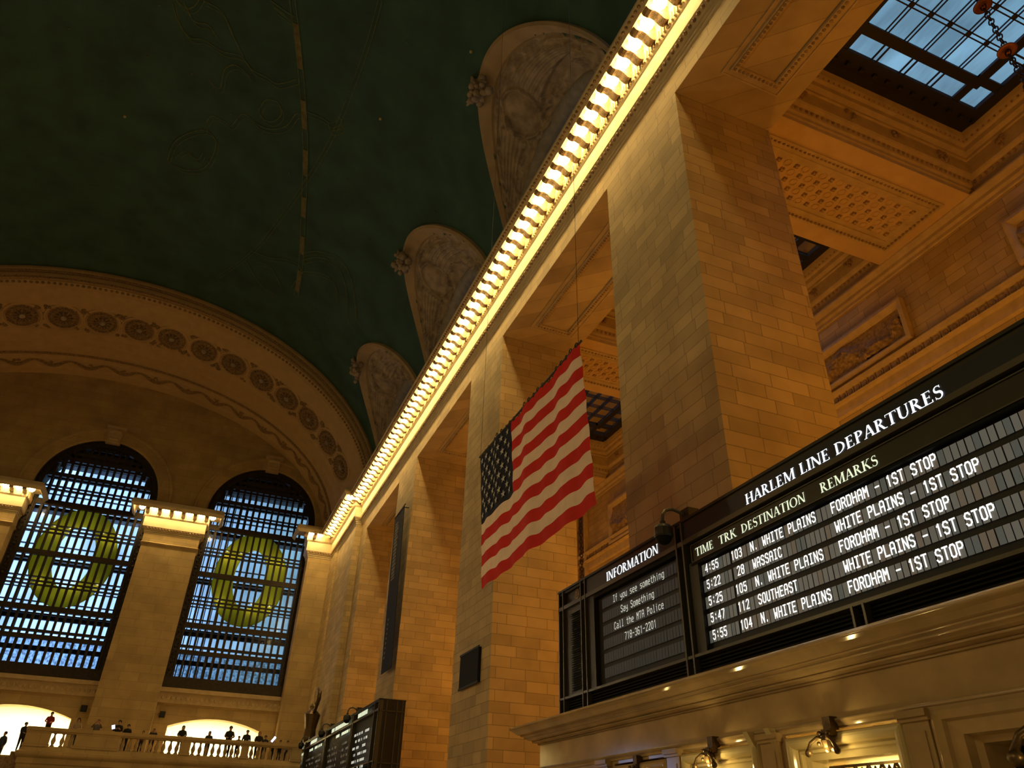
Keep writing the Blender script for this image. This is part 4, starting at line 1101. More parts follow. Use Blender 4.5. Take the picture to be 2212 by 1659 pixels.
for y0_, y1_, x_, zt_ in ((13.3, 13.56, .02, 4.36), (10.25, 10.31, .02, 4.36), (9.74, 9.98, .03, 4.02), (13.82, 14.6, .03, 4.36)):
    obj('jamb_panel', MB().box(BX+x_, BX+.13, y0_, y1_, 2.58, zt_), M_BOARD, bd)
lv = MB()
for z in np.arange(2.65, 4.22, .045): lv.add([(BX+.0, 14.33, z), (BX+.0, 13.85, z), (BX+.03, 13.85, z+.03), (BX+.03, 14.33, z+.03)], [(0,1,2,3)])
obj('speaker_louvre', lv, M_BLACK, bd)
obj('side_header_panel', MB().box(BX+.05, BX+.13, 13.82, 14.6, 4.46, 4.70), M_BOARD, bd)
# round transit emblem: disc with a dark arc and slanted strokes
e = MB(); e.lathe((BX+.045, 14.08, 4.575), [(0, -.01), (.105, -.01), (.105, .01)], 28, 'x')
lg = obj('round_emblem', e, plain('emblem_cream', (.55, .48, .26), .5), bd)
e = MB()
for q in q_arc(0, 0, .088, .088, .070, .070, 20, 200): e.add([(BX+.03, 14.08-a, 4.575+b) for a, b in q], [(0,1,2,3)])
for pts in ([(-.055,-.045),(-.04,.035),(-.012,-.02),(.015,.035),(.02,-.04)], [(.03,.03),(.065,.03)], [(.047,.03),(.05,-.03)], [(-.06,-.06),(.07,-.05)]):
    for q in q_band(pts, [.013]*len(pts)): e.add([(BX+.03, 14.08-a, 4.575+b) for a, b in q], [(0,1,2,3)])
obj('emblem_strokes', e, M_BOARDIN, lg)
# INFORMATION header and rows
obj('information_header_panel', MB().box(BX-.005, BX+.13, 10.25, 13.56, 4.44, 4.70), M_BOARD, bd)
obj('information_letters', serif_text('INFORMATION', pl(.115), U(12.68), U(10.78), 4.462, .175), M_LETTER, bd, label='backlit white word INFORMATION')
obj('departures_header_panel', MB().box(BX-.005, BX+.13, Y0, 9.98, 4.44, 4.70), M_NAVY, bd)
obj('departures_letters', serif_text('HARLEM LINE DEPARTURES', pl(.115), U(8.32), U(4.77), 4.452, .165), M_LETTER, bd, label='backlit white words HARLEM LINE DEPARTURES')
sp = obj('column_header_panel', MB().box(BX+.04, BX+.13, Y0, 9.88, 4.02, 4.31), M_BOARD, bd)
b = MB().box(BX+.02, BX+.05, Y0, 9.88, 4.015, 4.03).box(BX+.02, BX+.05, Y0, 9.88, 4.30, 4.315).box(BX+.02, BX+.05, 9.86, 9.88, 4.02, 4.31)
obj('column_header_edge', b, M_BOARDBAR, sp)
for wd, a, c in (('TIME', 9.765, 9.28), ('TRK', 9.13, 8.69), ('DESTINATION', 8.565, 7.17), ('REMARKS', 6.88, 5.89)):
    obj('column_title', serif_text(wd, pl(.07), U(a), U(c), 4.088, .137), M_LETTER2, bd, label='cream backlit word %s' % wd)
obj('recess_lip', MB().box(BX+.02, BX+.13, Y0, 9.9, 3.965, 4.0).box(BX+.02, BX+.13, 10.3, 13.3, 4.28, 4.35), M_BLACK, bd)
ZT = [3.935-.2625*k for k in range(-1, 5)]
ROWS = [('4:55', '103', 'N. WHITE PLAINS', 'FORDHAM - 1ST STOP'), ('5:22', ' 28', 'WASSAIC', 'WHITE PLAINS - 1ST STOP'), ('5:25', '105', 'N. WHITE PLAINS', 'FORDHAM - 1ST STOP'),
        ('5:47', '112', 'SOUTHEAST', 'WHITE PLAINS - 1ST STOP'), ('5:55', '104', 'N. WHITE PLAINS', 'FORDHAM - 1ST STOP')]
PT = .0927
def cells(y_left, n, zt, m, mats, pitch=PT, h=.183):
    for k in range(n):
        ya = y_left-k*pitch; mi = R2.choice(mats)
        if k % 4 == 0 and k: ya -= .004
        m.add([(BX+.095, ya, zt-h), (BX+.095, ya-pitch*.86, zt-h), (BX+.095, ya-pitch*.86, zt), (BX+.095, ya, zt)], [(0,1,2,3)], mi)
for r, (tm, trk, dst, rem) in enumerate(ROWS):
    zt = ZT[r+1]; m = MB()
    cells(9.727, 8, zt, m, [0, 0, 2]); cells(8.953, 5, zt, m, [0, 0, 1]); cells(8.49, 80, zt, m, [0, 0, 0, 1, 2])
    ro = obj('flap_row', m, M_CELLS, bd, flat=True)
    t = MB()
    flap_text(t, tm, pl(.02), U(9.727-PT), zt-.147, PT, .056, .13, .0175)
    flap_text(t, trk, pl(.02), U(8.953), zt-.147, PT, .056, .13, .0175)
    flap_text(t, dst, pl(.02), U(8.49), zt-.147, PT, .058, .132, .0185)
    flap_text(t, rem, pl(.02), U(8.49-18*PT), zt-.147, PT, .06, .134, .0200)
    obj('flap_characters', t, M_FLAP, ro, flat=True)
INFO = [('If you see something', 5), ('Say Something', 8), ('Call the MTA Police', 5), ('718-361-2201', 9), ('', 0), ('', 0)]
PI_ = .0918
for r, (tx, c0) in enumerate(INFO):
    zt = ZT[r]+.01; m = MB(); cells(13.09, 30, zt, m, [0], PI_, .185)
    ro = obj('information_row', m, M_CELLD, bd, flat=True)
    if tx:
        t = MB(); flap_text(t, tx, pl(.02), U(13.09-c0*PI_), zt-.155, PI_, .058, .125, .0135)
        obj('flap_characters', t, M_FLAP2, ro, flat=True)
dome_camera(9.9, 'grey dome security camera on a gooseneck above the INFORMATION panel')

# the matching board farther along the hall
fb = thing('departure_board', (BX+.4, 42, 2.19), 'distant dark departure board with glowing strips near the balcony', 'sign')
FY0, FY1 = 31.3, 55.2
board_front(fb, FY0, FY1, 47.4)
for y in (31.32, 32.0, 36.0, 36.25, 42.4, 42.65, 49.0, 49.25): obj('mullion', MB().box(BX-.03, BX+.13, y-.03, y+.03, 2.19, 4.79), M_BOARDBAR, fb)
m = MB()
for x in (7.27, 7.55, 7.98, 8.2): m.box(x-.02, x+.02, FY0-.04, FY0, 2.19, 4.76)
for z in (2.5, 4.35): m.box(BX, 8.32, FY0-.04, FY0, z-.02, z+.02)
m.box(BX, BX+.15, FY0-.03, FY0, 2.19, 4.76)
obj('end_frame', m, M_BOARDBAR, fb)
obj('end_panel', MB().box(BX+.12, 8.3, FY0-.01, FY0+.02, 2.19, 4.74), M_BOARD, fb)
def blurstrip(name, y0, y1, z, h, mat, gap=.35):
    m = MB(); y = y0
    while y < y1:
        w = R2.uniform(.07, .14)
        if R2.random() > gap*.35: m.add([(BX-.01, y, z), (BX-.01, y+w, z), (BX-.01, y+w, z+h), (BX-.01, y, z+h)], [(0,1,2,3)])
        y += w+.03
    obj(name, m, mat, fb, flat=True)
for a, c in ((33.3, 35.1), (37.1, 41.0), (45.3, 47.3), (50.0, 53.6)): blurstrip('header_letters', a, c, 4.47, .18, M_LETTER2, .15)
for a, c in ((36.6, 38.3), (38.9, 39.7), (43.5, 45.6), (46.2, 47.2), (49.5, 51.5)): blurstrip('column_title', a, c, 4.10, .13, M_LETTER2, .3)
for k in range(6):
    z = 3.75-.2625*k
    blurstrip('flap_row', 32.6+.2*(k % 3), 35.4-.3*(k % 2), z, .10, M_FLAP2, 1.0)
    for a, c in ((36.5, 37.8), (39.0, 41.6), (43.4, 44.8), (45.6, 48.0), (49.4, 51.0), (51.8, 53.4)): blurstrip('flap_row', a, c, z-.1, .10, M_CELLS[0], 1.3)
for i, y in enumerate((35.5, 41.7, 48.2)): dome_camera(y, 'dark gooseneck dome camera on the distant board, %s from its near end' % ordinal(i+1))

# ================================================================== TICKET OFFICE UNDER THE BOARD
OFF = [(0,1.40),(0,1.83),(.03,1.85),(.1,1.88),(.12,1.90),(.2,1.92),(.24,1.96),(.27,1.975),(.29,2.01),(.38,2.03),(.45,2.09),(.5,2.12),(.5,2.185),(.42,2.19),(-.95,2.19)]
LOW = [(0,1.30),(.015,1.33),(.035,1.345),(.035,1.385),(.0,1.40)]
TX = 7.4
to = thing('ticket_office', (TX, 7, FLOOR), 'polished brown marble ticket office front with a deep moulded ledge', 'counter')
pth = [(TX, -3), (TX, 16.2), (8.5, 16.2)]
obj('ledge', MB().sweep(pth, OFF), M_MARBLE, to)
obj('lower_bead', MB().sweep(pth, LOW), M_MARBLE, to)
def rolls(path, spec):
    m = MB()
    for d, z, r in spec:
        m.sweep(path, [(d+r*math.cos(2*PI*k/14), z+r*math.sin(2*PI*k/14)) for k in range(15)])
    return m
SPEC = ((.485, 2.152, .034), (.31, 2.015, .022), (.255, 1.965, .018), (.115, 1.885, .02), (.02, 1.838, .018), (.022, 1.366, .024))
obj('rounded_mouldings', rolls(pth, SPEC), M_MARBLE, to, smooth=True)
ops = [(3.2, 6.17, 1.34), (6.5, 8.46, 1.28), (8.98, 10.86, 1.28), (11.2, 13.0, 1.25), (13.6, 15.2, 1.2)]
w = MB(); prev = -3.0
for a, b, zt in ops:
    w.box(TX+.02, 8.4, prev, a, FLOOR, 1.40); w.box(TX+.02, 8.4, a, b, zt, 1.40); prev = b
w.box(TX+.02, 8.4, prev, 16.18, FLOOR, 1.40)
obj('front_wall', w, M_MARBLE, to)
for yc in (8.72, 6.33, 11.02, 13.3):
    p = MB().box(TX-.06, TX+.1, yc-.17, yc+.17, FLOOR, 1.22).box(TX-.09, TX+.1, yc-.2, yc+.2, 1.22, 1.26).box(TX-.12, TX+.1, yc-.2, yc+.2, 1.26, 1.33).box(TX-.075, TX, yc-.11, yc+.11, FLOOR, 1.12)
    obj('pilaster', p, M_MARBLE, to)
for yc in (9.06, 8.62):
    br = MB().add([(TX-.16, yc-.05, 1.38), (TX-.16, yc+.05, 1.38), (TX-.07, yc+.05, 1.22), (TX-.07, yc-.05, 1.22), (TX+.03, yc-.05, 1.38), (TX+.03, yc+.05, 1.38), (TX+.03, yc+.05, 1.1), (TX+.03, yc-.05, 1.1)], [(0,1,2,3),(3,2,6,7),(0,3,7,4),(1,5,6,2),(0,4,5,1)])
    obj('scroll_bracket', br, M_CREAM, to)
obj('back_wall', MB().box(8.36, 8.42, 3, 15.5, FLOOR, 1.4), M_WARMROOM, to)
def ushape(m, y0, y1, zt, prof):
    """moulding round a doorway: up, across, down; prof = (inset, x)"""
    L = [[(x, y1-i, FLOOR) for i, x in prof], [(x, y1-i, zt-i) for i, x in prof], [(x, y0+i, zt-i) for i, x in prof], [(x, y0+i, FLOOR) for i, x in prof]]
    m.grid(L)
TOR = [(0, TX+.06)] + [(.075-.075*math.cos(PI*k/8), TX+.02-.085*math.sin(PI*k/8)) for k in range(9)] + [(.15, TX+.05)]
def ticket_window(y0, y1, zt, label, lit, mat):
    t = thing('ticket_window', (TX, (y0+y1)/2, FLOOR), label, 'window')
    m = MB(); ushape(m, y0, y1, zt, TOR); obj('rounded_frame', m, mat, t, smooth=False)
    m = MB(); ushape(m, y0+.15, y1-.15, zt-.15, [(0, TX+.05), (.02, TX+.03), (.05, TX+.03), (.06, TX+.09), (.13, TX+.11), (.14, TX+.2), (.16, TX+.42)]); obj('inner_frame', m, mat, t)
    g = MB(); gx = TX+.34; ya, yb = y0+.34, y1-.34; zb = zt-.33
    g.box(gx-.02, gx+.02, ya, yb, zb-.03, zb); g.box(gx-.015, gx+.015, ya, yb, zb-.62, zb-.58)
    n = 6; wd = (yb-ya)/n
    for k in range(n):
        yc = ya+wd*(k+.5)
        for s in (-1, 1):
            pts = []
            for q in range(26):
                a = q/25*2*PI*1.35; r = wd*.42*(1-q/30); pts.append((gx, yc+s*(r*math.cos(a)), zb-.28+s*.12+r*math.sin(a)))
            g.tube(pts, [.022-.012*q/25 for q in range(26)], 6)
        g.tube([(gx, yc-wd*.5, zb-.02), (gx, yc-wd*.2, zb-.12), (gx, yc, zb-.05), (gx, yc+wd*.2, zb-.12), (gx, yc+wd*.5, zb-.02)], .018, 6)
        g.ball((gx-.02, yc+wd*.5, zb-.1), .035, 6, 4); g.ball((gx-.02, yc, zb-.42), .04, 6, 4)
    obj('scroll_grille', g, M_BRONZE2, t)
    if lit: area_light('ticket_window_light', (TX+.62, (y0+y1)/2, zt-.30), (0, math.radians(-25), 0), .25, y1-y0-.6, lit, (1.0, .72, .24))
    return t
ticket_window(6.52, 8.44, 1.25, 'brightly lit ticket window with bronze scroll grille left of the dark doorway', 40, M_CREAM)
ticket_window(9.0, 10.84, 1.25, 'cream framed ticket window, second from the dark doorway', 20, M_CREAM)
ticket_window(11.22, 12.98, 1.22, 'dark unlit ticket window under the INFORMATION panel', 0, M_MARBLE)
ticket_window(13.62, 15.18, 1.17, 'ticket window at the left end of the ticket office, cut off by photo bottom', 8, M_CREAM)
d = MB(); ushape(d, 3.25, 6.15, 1.34, [(0, TX+.02), (.0, TX-.04), (.05, TX-.06), (.13, TX-.03), (.15, TX+.02), (.28, TX+.05), (.3, TX+.16), (.36, TX+.2), (.38, TX+.6)])
d1 = struct('door_1', d, M_MARBLE)
obj('doorway_dark', MB().box(TX+.55, TX+.62, 3.6, 5.8, FLOOR, .98), M_BLACK, d1)  # black sheet standing in for the darkness inside the doorway
def bracket_lamp(y, z, x, label, s=1.0, watts=9.0):
    t = thing('bracket_lamp', (x, y, z), label, 'lamp')
    m = MB().box(x-.05*s, x+.08, y-.07*s, y+.07*s, z-.02*s, z+.14*s).box(x-.09*s, x+.02, y-.085*s, y+.085*s, z-.10*s, z-.02*s)
    m.lathe((x-.08*s, y, z-.16*s), [(0, .08*s), (.06*s, .07*s), (.09*s, 0), (.07*s, -.08*s), (.02*s, -.13*s), (0, -.13*s)], 10)
    obj('mount', m, M_BRONZE2, t)
    a = MB()
    for sg in (-1, 1):
        a.tube([(x-.1*s, y, z-.16*s), (x-.16*s, y+sg*.10*s, z-.12*s), (x-.2*s, y+sg*.2*s, z-.18*s), (x-.2*s, y+sg*.26*s, z-.27*s)], [.03*s, .026*s, .022*s, .03*s], 7)
        a.ball((x-.13*s, y+sg*.08*s, z-.07*s), .035*s, 6, 4); a.ball((x-.2*s, y+sg*.26*s, z-.3*s), .05*s, 8, 6)
    for q in range(8): a.ball((x-.1*s+.06*s*math.cos(q), y+.09*s*math.cos(q*2.2), z-.14*s+.06*s*math.sin(q*1.7)), .03*s, 6, 4)
    obj('scrolled_arms', a, M_BRONZE2, t, smooth=True)
    b = MB(); b.ball((x-.1*s, y+.02*s, z-.28*s), .022*s, 8, 6).ball((x-.07*s, y-.05*s, z-.27*s), .018*s, 8, 6)
    obj('bulb', b, M_AMBERBULB, t)
    point_light('bracket_lamp_light', (x-.22*s, y, z-.30*s), watts, (1.0, .70, .24), .03)
    return t
bracket_lamp(7.55, 1.28, TX-.08, 'bronze bracket lamp over the brightly lit ticket window', .9)
bracket_lamp(9.92, 1.28, TX-.08, 'bronze bracket lamp over the ticket window second from the doorway', .9)
bracket_lamp(12.1, 1.2, TX-.06, 'dark bronze bracket lamp over the unlit ticket window', .85, 1.0)
bracket_lamp(4.62, 1.2, TX-.16, 'large bronze lamp bracket over the dark doorway at photo right edge', 1.5, 2.0)
to2 = thing('ticket_office', (TX, 42, FLOOR), 'distant marble ticket office ledge under the farther departure board', 'counter')
pth = [(8.5, 30.3), (TX, 30.3), (TX, 47.4)]
obj('ledge', MB().sweep(pth, OFF), M_MARBLE, to2)
obj('front_wall', MB().box(TX, 8.4, 30.3, 47.4, FLOOR, 1.40), M_MARBLE, to2)
# ================================================================== FLAG
FX = 5.5; FYA, FYB = 15.73, 10.27; FZT, FZB = 8.19, 4.80     # far (hoist) edge, near edge, top, bottom
fl = thing('flag', (FX, (FYA+FYB)/2, FZT), 'large American flag hung lengthwise from wires in front of the piers', 'flag')
def cloth(u, v):
    """u 0..1 from hoist to fly, v 0..1 from top to bottom"""
    x = FX + .025*math.sin(u*19+v*2) + .018*math.sin(u*43+1) + .03*v*math.sin(u*9)
    y = FYA+(FYB-FYA)*u + (-.45*v)*(1-.26*u) + .02*math.sin(v*30)
    z = FZT+(FZB-FZT)*v + .010*math.sin(u*27)*v + .012*math.sin(u*61+v*7)*(1 if 0 < v < 1 else .2) - .05*v
    return Vector((x, y, z))
NU = 120; CU = 2/5*.93
for r in range(13):
    v0, v1 = r/13, (r+1)/13; m = MB()
    u0 = CU if r < 7 else 0.0
    m.grid([[cloth(u0+(1-u0)*i/NU, v0+(v1-v0)*j/3) for j in range(4)] for i in range(NU+1)])
    obj('red_stripe' if r % 2 == 0 else 'white_stripe', m, M_RED if r % 2 == 0 else M_WHITE, fl, smooth=True)
m = MB().grid([[cloth(CU*i/50, 7/13*j/20) for j in range(21)] for i in range(51)])
canton = obj('canton', m, M_BLUE, fl, smooth=True)
st = MB()
for row in range(9):
    n = 6 if row % 2 == 0 else 5
    for k in range(n):
        u = CU*(.5+k+(.5 if row % 2 else 0)+(-.0))/6.0; v = 7/13*(row+1)/10
        c = cloth(u, v); eu = (cloth(u+.005, v)-cloth(u-.005, v)).normalized(); ev = Vector((0, 0, 1)); pts = []
        for q in range(10):
            a = PI/2+q*PI/5; rr = .100 if q % 2 == 0 else .040
            pts.append(c + eu*(rr*math.cos(a)) + ev*(rr*math.sin(a)) + Vector((-.03, 0, 0)))
        pts2 = [p+Vector((.06, 0, 0)) for p in pts]
        st.add([c+Vector((-.03, 0, 0))]+pts, [(0, 1+q, 1+(q+1) % 10) for q in range(10)]); st.add([c+Vector((.03, 0, 0))]+pts2, [(0, 1+q, 1+(q+1) % 10) for q in range(10)])
obj('stars', st, M_STARW, canton, flat=True)
obj('top_rod', MB().tube([cloth(0, -.004)+Vector((0, .06, .02)), cloth(1, -.004)+Vector((0, -.06, .02))], .025, 8), M_WIRE, fl)
h = MB()
for k in range(24): 
    c = cloth((k+.5)/24, 0); h.tube([c+Vector((0, .05*math.cos(2*PI*q/8), .03+.05*math.sin(2*PI*q/8))) for q in range(8)], .012, 5, closed=True)
obj('hanging_rings', h, M_WIRE, fl)
for y in (FYA-.05, FYB+.05):
    obj('hanging_wire', MB().tube([(FX, y, FZT+.03), (FX, y, vault_z(FX)-.02)], .005, 5), M_WIRE, fl)

# ================================================================== BANNER, PLAQUE, SMALL FITTINGS
bn = thing('hanging_banner', (8.2, 35.5, 14.5), 'tall narrow black banner with pale vertical lettering hung off the pier', 'banner')
m = MB(); BYA, BYB = 36.6, 34.75
m.add([(8.2, BYA, 14.45), (8.2, BYB, 14.5), (8.2, BYB-.8, 6.5), (8.2, BYA-.8, 6.5), (8.225, BYA, 14.45), (8.225, BYB, 14.5), (8.225, BYB-.8, 6.5), (8.225, BYA-.8, 6.5)], [(0,1,2,3),(7,6,5,4),(0,4,5,1),(1,5,6,2),(2,6,7,3),(3,7,4,0)])
obj('banner_cloth', m, M_BLACK, bn)
t = MB(); z = 14.0; RB = random.Random(4)
M_BANNERTXT = plain('faded_banner_print', (.22, .20, .17), .8)
while z > 10.9:
    w = RB.uniform(.08, .16); o = (14.5-z)*.1
    t.add([(8.19, 36.25-o, z), (8.19, 35.75-o-RB.uniform(0, .2), z), (8.19, 35.75-o-RB.uniform(0, .2), z-w), (8.19, 36.25-o, z-w)], [(0,1,2,3)]); z -= w+.06
z = 9.0
while z > 7.2: t.add([(8.19, 35.6, z), (8.19, 35.42, z), (8.19, 35.42, z-.1), (8.19, 35.6, z-.1)], [(0,1,2,3)]); z -= .22
obj('banner_print', t, M_BANNERTXT, bn, flat=True)
obj('banner_bracket', MB().tube([(8.21, 36.7, 14.5), (8.21, 34.6, 14.55)], .03, 6).tube([(8.21, 36.2, 14.5), (8.52, 36.2, 14.55)], .03, 6).tube([(8.21, 35.0, 14.53), (8.52, 35.0, 14.55)], .03, 6), M_WIRE, bn)
pq = thing('service_panel', (8.45, 24.05, 4.8), 'small square black panel on the pier below the flag', 'panel')
obj('panel_face', MB().box(8.40, 8.5, 23.17, 24.95, 4.3, 5.36), M_BLACK, pq)
obj('panel_edge', MB().box(8.385, 8.42, 23.13, 24.99, 4.26, 4.32).box(8.385, 8.42, 23.13, 24.99, 5.34, 5.40), M_SKYFRAME, pq)
for x, l in ((-5.72, 'small dark square wall speaker above the balcony, left one'), (-1.08, 'small dark square wall speaker above the balcony, right one')):
    v = thing('wall_speaker', (x, 56.9, 6.58), l, 'speaker')
    y1 = PILY if -5.2 < x < -1.55 else FARY
    obj('speaker_box', MB().box(x-.17, x+.17, FARY-.22, FARY, 6.40, 6.76), M_BLACK, v)
    obj('speaker_grille', MB().box(x-.15, x+.15, FARY-.24, FARY-.22, 6.42, 6.74), M_SKYFRAME, v)
# bronze ornament on the right-hand end wall
ol = thing('bronze_ornament', (7.85, 50, 5), 'dark bronze wall ornament with a curved horn near the far corner', 'ornament')
m = MB()
m.lathe((7.52, 50.2, 0), [(0, 4.6), (.25, 4.7), (.4, 5.0), (.34, 5.6), (.42, 6.0), (.5, 6.4), (.3, 6.6), (.12, 6.7), (0, 6.7)], 12)
obj('ornament_body', m, M_BRONZE2, ol)
m = MB().tube([(7.55, 49.8, 6.5), (7.6, 49.6, 6.9), (7.62, 49.25, 7.2), (7.62, 49.3, 7.6), (7.62, 50.0, 7.9), (7.62, 50.5, 7.95)], [.1, .12, .13, .12, .08, .03], 8)
m.tube([(7.6, 51.0, 6.4), (7.6, 51.3, 6.8), (7.6, 51.4, 7.2)], [.08, .1, .03], 8).ball((7.6, 51.4, 7.0), .14, 8, 6).ball((7.6, 49.6, 6.95), .15, 8, 6)
obj('curved_horn', m, M_BRONZE2, ol, smooth=True)

# ================================================================== BALCONY
BY = 49.85
bal = thing('balcony', (0, BY, 3.2), 'stone balcony with baluster railing across the far end of the hall', 'balcony')
BE = 7.2
m = MB().box(-7.35, BE, BY+.1, FARY, 3.35, 3.75)
m.sweep([(-7.35, FARY), (-7.35, BY), (BE, BY)][::-1], [(0, 1.2), (0, 2.9), (.06, 2.95), (.06, 3.2), (.16, 3.28), (.2, 3.38), (.2, 3.5), (.08, 3.55), (0, 3.75), (0, 3.78)])
obj('floor_slab', m, M_FARSTONE, bal)
rz0, rz1 = 4.50, 4.68
ped = [(-7.35, -6.2), (-4.95, -2.75), (.42, .95), (3.75, 4.15), (6.6, BE)]
for a, b in ped: obj('pedestal', MB().box(a, b, BY-.02, BY+.38, 3.75, 4.70).box(a-.04, b+.04, BY-.06, BY+.42, 3.75, 3.9), M_FARSTONE, bal)
obj('handrail', MB().box(-7.4, BE, BY-.06, BY+.42, rz0+.02, rz1).box(-7.38, BE, BY, BY+.36, rz0-.06, rz0+.02), M_FARSTONE, bal)
bprof = [(0.0, 3.78), (.11, 3.78), (.11, 3.83), (.06, 3.87), (.085, 3.95), (.115, 4.05), (.10, 4.14), (.05, 4.28), (.045, 4.38), (.08, 4.42), (.08, 4.46), (0, 4.46)]
b0 = None
xs = []
for (a, b), (c, d) in zip(ped[:-1], ped[1:]):
    n = int((c-b)/.33)
    for k in range(n): xs.append(b+(k+.5)*(c-b)/n)
for x in xs:
    if b0 is None: b0 = obj('baluster', MB().lathe((0, 0, 0), bprof, 10), M_FARSTONE, bal, smooth=True); o = b0
    else: o = b0.copy(); COL.objects.link(o)
    o.location = (x, BY+.18, 0)
stp = MB()
for k in range(14): stp.box(-7.4-.42*(k+1), -7.4-.42*k, 50.2, 56.5, FLOOR, 3.75-.27*(k+1))
stp.box(-13.5, -7.4, 49.9, 50.2, FLOOR, 2.6)
struct('wall_stair', stp, M_DARKTRIM)

# ================================================================== PEOPLE ON THE BALCONY
def body_mesh(pose):
    J = {'pel': (0, 0, .95, .15), 'bel': (0, -.01, 1.10, .145), 'che': (0, -.02, 1.32, .165), 'nec': (0, -.01, 1.50, .062), 'jaw': (0, -.03, 1.58, .075), 'hea': (0, -.02, 1.67, .098), 'cro': (0, 0, 1.74, .06), 'nos': (0, -.125, 1.645, .018)}
    E = [('pel','bel'),('bel','che'),('che','nec'),('nec','jaw'),('jaw','hea'),('hea','cro'),('hea','nos')]
    for s, n in ((-1, 'l'), (1, 'r')):
        J['hip'+n] = (s*.09, 0, .90, .105); J['kne'+n] = (s*.10, -.02, .50, .07); J['ank'+n] = (s*.10, .02, .09, .045); J['toe'+n] = (s*.11, -.15, .04, .038)
        E += [('pel','hip'+n),('hip'+n,'kne'+n),('kne'+n,'ank'+n),('ank'+n,'toe'+n)]
        J['sho'+n] = (s*.19, -.01, 1.42, .07)
        el = {'stand': (s*.25, .02, 1.14, .05), 'lean': (s*.26, -.14, 1.18, .05), 'photo': (s*.30, -.18, 1.30, .05), 'phone': (s*.25, -.10, 1.16, .05)}[pose]
        ha = {'stand': (s*.24, -.08, .88, .034), 'lean': (s*.12, -.36, 1.10, .034), 'photo': (s*.10, -.34, 1.60, .034), 'phone': (s*.06, -.34, 1.28, .034)}[pose]
        J['elb'+n] = el; J['wri'+n] = ha
        E += [('che','sho'+n),('sho'+n,'elb'+n),('elb'+n,'wri'+n)]
        d = (Vector(ha[:3])-Vector(el[:3])).normalized()
        pm = Vector(ha[:3])+d*.07; J['pal'+n] = (*pm, .032); E.append(('wri'+n, 'pal'+n))
        sd = Vector((1, 0, 0)) if abs(d.x) < .7 else Vector((0, 1, 0))
        for q in range(4):
            f = pm + sd*(.018*(q-1.5)) + d*(.075-.008*abs(q-1.4)) + Vector((0, 0, -.012)); J['fin%d%s' % (q, n)] = (*f, .009); E.append(('pal'+n, 'fin%d%s' % (q, n)))
        th = pm + sd*(-.05*s) + d*.02; J['thu'+n] = (*th, .010); E.append(('wri'+n, 'thu'+n))
    keys = list(J); me = bpy.data.meshes.new('person_'+pose)
    me.from_pydata([J[k][:3] for k in keys], [(keys.index(a), keys.index(b)) for a, b in E], [])
    o = bpy.data.objects.new('tmp', me); COL.objects.link(o)
    md = o.modifiers.new('s', 'SKIN')
    for i, k in enumerate(keys):
        sv = me.skin_vertices[0].data[i]; r = J[k][3]; sv.radius = (r*1.25 if k in ('pel','bel','che') else r, r)
        sv.use_root = (k == 'pel')
    sb = o.modifiers.new('b', 'SUBSURF'); sb.levels = 1
    dg = bpy.context.evaluated_depsgraph_get(); dg.update()
    out = bpy.data.meshes.new_from_object(o.evaluated_get(dg)); bpy.data.objects.remove(o, do_unlink=True)
    hz = J['wril'][2]; hv = [Vector(J['wri'+n][:3]) for n in 'lr']
    out.materials.clear()
    for k in range(3): out.materials.append(None)
    for p in out.polygons:
        c = p.center; near = min((c-h).length for h in hv)
        if c.z > 1.505 or near < .10: p.material_index = 0
        elif c.z < .97 and near > .14 and abs(c.x) < .24: p.material_index = 2
        else: p.material_index = 1
        p.use_smooth = True
    return out
BODY = {p: body_mesh(p) for p in ('stand', 'lean', 'photo', 'phone')}
CLM = {}
def cm(col):
    if col not in CLM: CLM[col] = plain('cloth_%d' % len(CLM), col, .9)
    return CLM[col]
def person(x, z, h, pose, top, leg, hair, hairlen, label, y=50.75, rot=0.0):
    t = thing('person', (x, y, z), label, 'person')
    me = BODY[pose].copy(); me.materials[0] = M_SKIN; me.materials[1] = cm(top); me.materials[2] = cm(leg)
    b = bpy.data.objects.new('body', me); COL.objects.link(b); b.parent = t
    m = MB(); m.ball((0, .015, 1.69), .112, 12, 8, sq=(.92, 1.02, .95))
    if hairlen > 0: m.tube([(0, .06, 1.68), (0, .09, 1.55), (0, .1, 1.68-.35*hairlen)], [.105, .10, .05], 8)
    hm = bpy.data.meshes.new('hair'); hm.from_pydata(m.v, [], m.f); hm.materials.append(cm(hair))
    ho = bpy.data.objects.new('hair', hm); COL.objects.link(ho); ho.parent = t
    s = h/1.8; t.scale = (s, s, s); t.rotation_euler = (0, 0, rot)
    return t
BLK, DRK, BRN = (.012, .012, .014), (.03, .03, .04), (.05, .025, .012)
FZ = 3.75
PX = lambda px: -7.25 + (px-65)*.0227 if px < 265 else -2.71 + (px-265)*.0254
person(PX(97), FZ+.35, 1.45, 'lean', (.25, .02, .02), BLK, BLK, 0, 'person in a red jacket seated high at the left end of the balcony railing', y=50.55)
person(-7.62, FZ-.27, 1.5, 'lean', BLK, BLK, BLK, 0, 'dark-clothed person leaning just left of the balcony end pedestal', rot=.6)
person(-8.8, FZ-1.08, 1.75, 'stand', (.30, .16, .13), (.10, .13, .18), BRN, .6, 'person in a pinkish top and jeans on the stair left of the balcony', rot=.9)
person(-8.4, FZ-.81, 1.5, 'stand', (.03, .04, .09), DRK, BRN, 0, 'person in a dark navy jacket on the stair beside the pink-topped one', rot=-.6, y=50.5)
person(PX(158), FZ, 1.62, 'lean', (.35, .26, .18), DRK, BRN, .9, 'person with long brown hair and pale top beside the left lit arch')
person(PX(202), FZ, 1.6, 'photo', (.13, .11, .10), DRK, BRN, 0, 'person raising both arms to take a photo from the balcony')
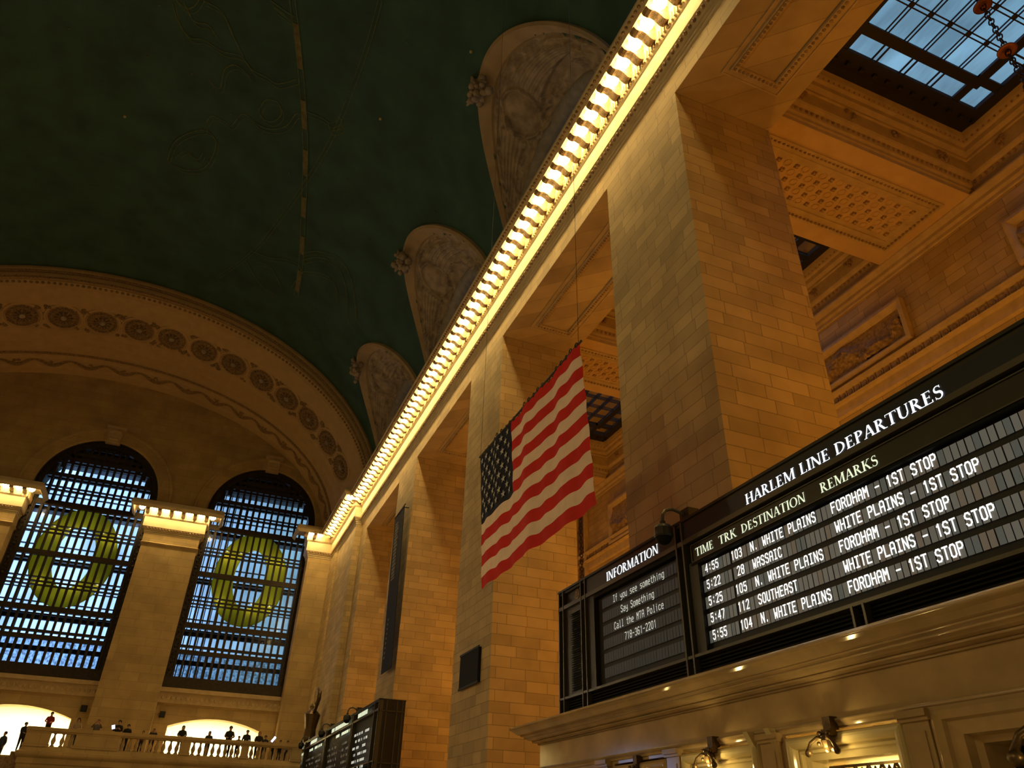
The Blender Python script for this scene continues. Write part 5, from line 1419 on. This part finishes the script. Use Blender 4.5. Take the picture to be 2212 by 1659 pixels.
p7 = person(PX(250), FZ, 1.66, 'phone', BLK, BLK, BLK, 0, 'black-clothed person holding a bright phone above the wide balcony pedestal')
person(PX(271), FZ, 1.5, 'lean', BLK, BLK, BLK, 0, 'black-clothed person right beside the one holding the bright phone', y=50.95)
person(PX(305), FZ, 1.2, 'stand', (.20, .05, .03), DRK, (.12, .04, .02), 0, 'small reddish-haired person, only the head above the railing')
person(PX(326), FZ, 1.34, 'photo', DRK, BLK, BLK, 0, 'short dark person with arms stretched out over the railing')
person(PX(386), FZ, 1.62, 'lean', BLK, BLK, BLK, 1.0, 'long-haired black silhouette at the left side of the right lit arch')
person(PX(445), FZ, 1.42, 'lean', DRK, BLK, BLK, .7, 'small silhouette with long hair in the middle of the right lit arch')
person(PX(489), FZ, 1.78, 'lean', BLK, BLK, BLK, 0, 'tallest broad black silhouette in front of the right lit arch')
person(PX(512), FZ, 1.3, 'lean', DRK, BLK, BLK, 0, 'bent-over dark person right beside the tallest silhouette', y=51.0)
person(PX(528), FZ, 1.63, 'stand', BLK, BLK, BRN, 0, 'upright black silhouette right of the tallest one')
person(PX(556), FZ, 1.6, 'lean', BLK, BLK, (.25, .09, .03), .8, 'auburn-haired person in black at the right end of the right lit arch')
person(PX(572), FZ, 1.42, 'phone', DRK, BLK, BLK, 0, 'dark-haired person looking down right beside the auburn-haired one', y=50.95)
person(PX(590), FZ, 1.22, 'photo', DRK, BLK, BLK, 0, 'short person holding a tilted bright phone near the right end of the balcony')
person(PX(607), FZ, 1.2, 'stand', BLK, BLK, BLK, 0, 'short dark-haired person just right of the tilted bright phone')
person(PX(624), FZ, 1.2, 'stand', (.25, .24, .24), BLK, BLK, 0, 'rightmost short person on the balcony, pale top, close to the distant board')
def phone(x, y, z, tilt, label, w=.10, h=.17):
    t = thing('phone', (x, y, z), label, 'phone')
    c, s = math.cos(tilt), math.sin(tilt)
    def bx(a, b, y0, y1): return [(x+px*c-pz*s, yy, z+px*s+pz*c) for px in (-a, a) for yy in (y0, y1) for pz in (-b, b)]
    F = [(0,1,3,2),(4,6,7,5),(0,4,5,1),(2,3,7,6),(0,2,6,4),(1,5,7,3)]
    obj('case', MB().add(bx(w/2+.01, h/2+.01, y, y+.012), F), M_BLACK, t)
    obj('screen', MB().add(bx(w/2, h/2, y-.004, y), F), M_PHONE, t)
phone(PX(239), 50.40, 4.98, .3, 'bright blue-white phone held left of the black-clothed person', .16, .2)
phone(PX(359), 50.42, 4.86, .1, 'bright blue-white screen held up left of the right lit arch', .14, .30)
phone(PX(588), 50.42, 4.92, -.6, 'bright tilted blue-white phone near the right end of the balcony', .12, .34)
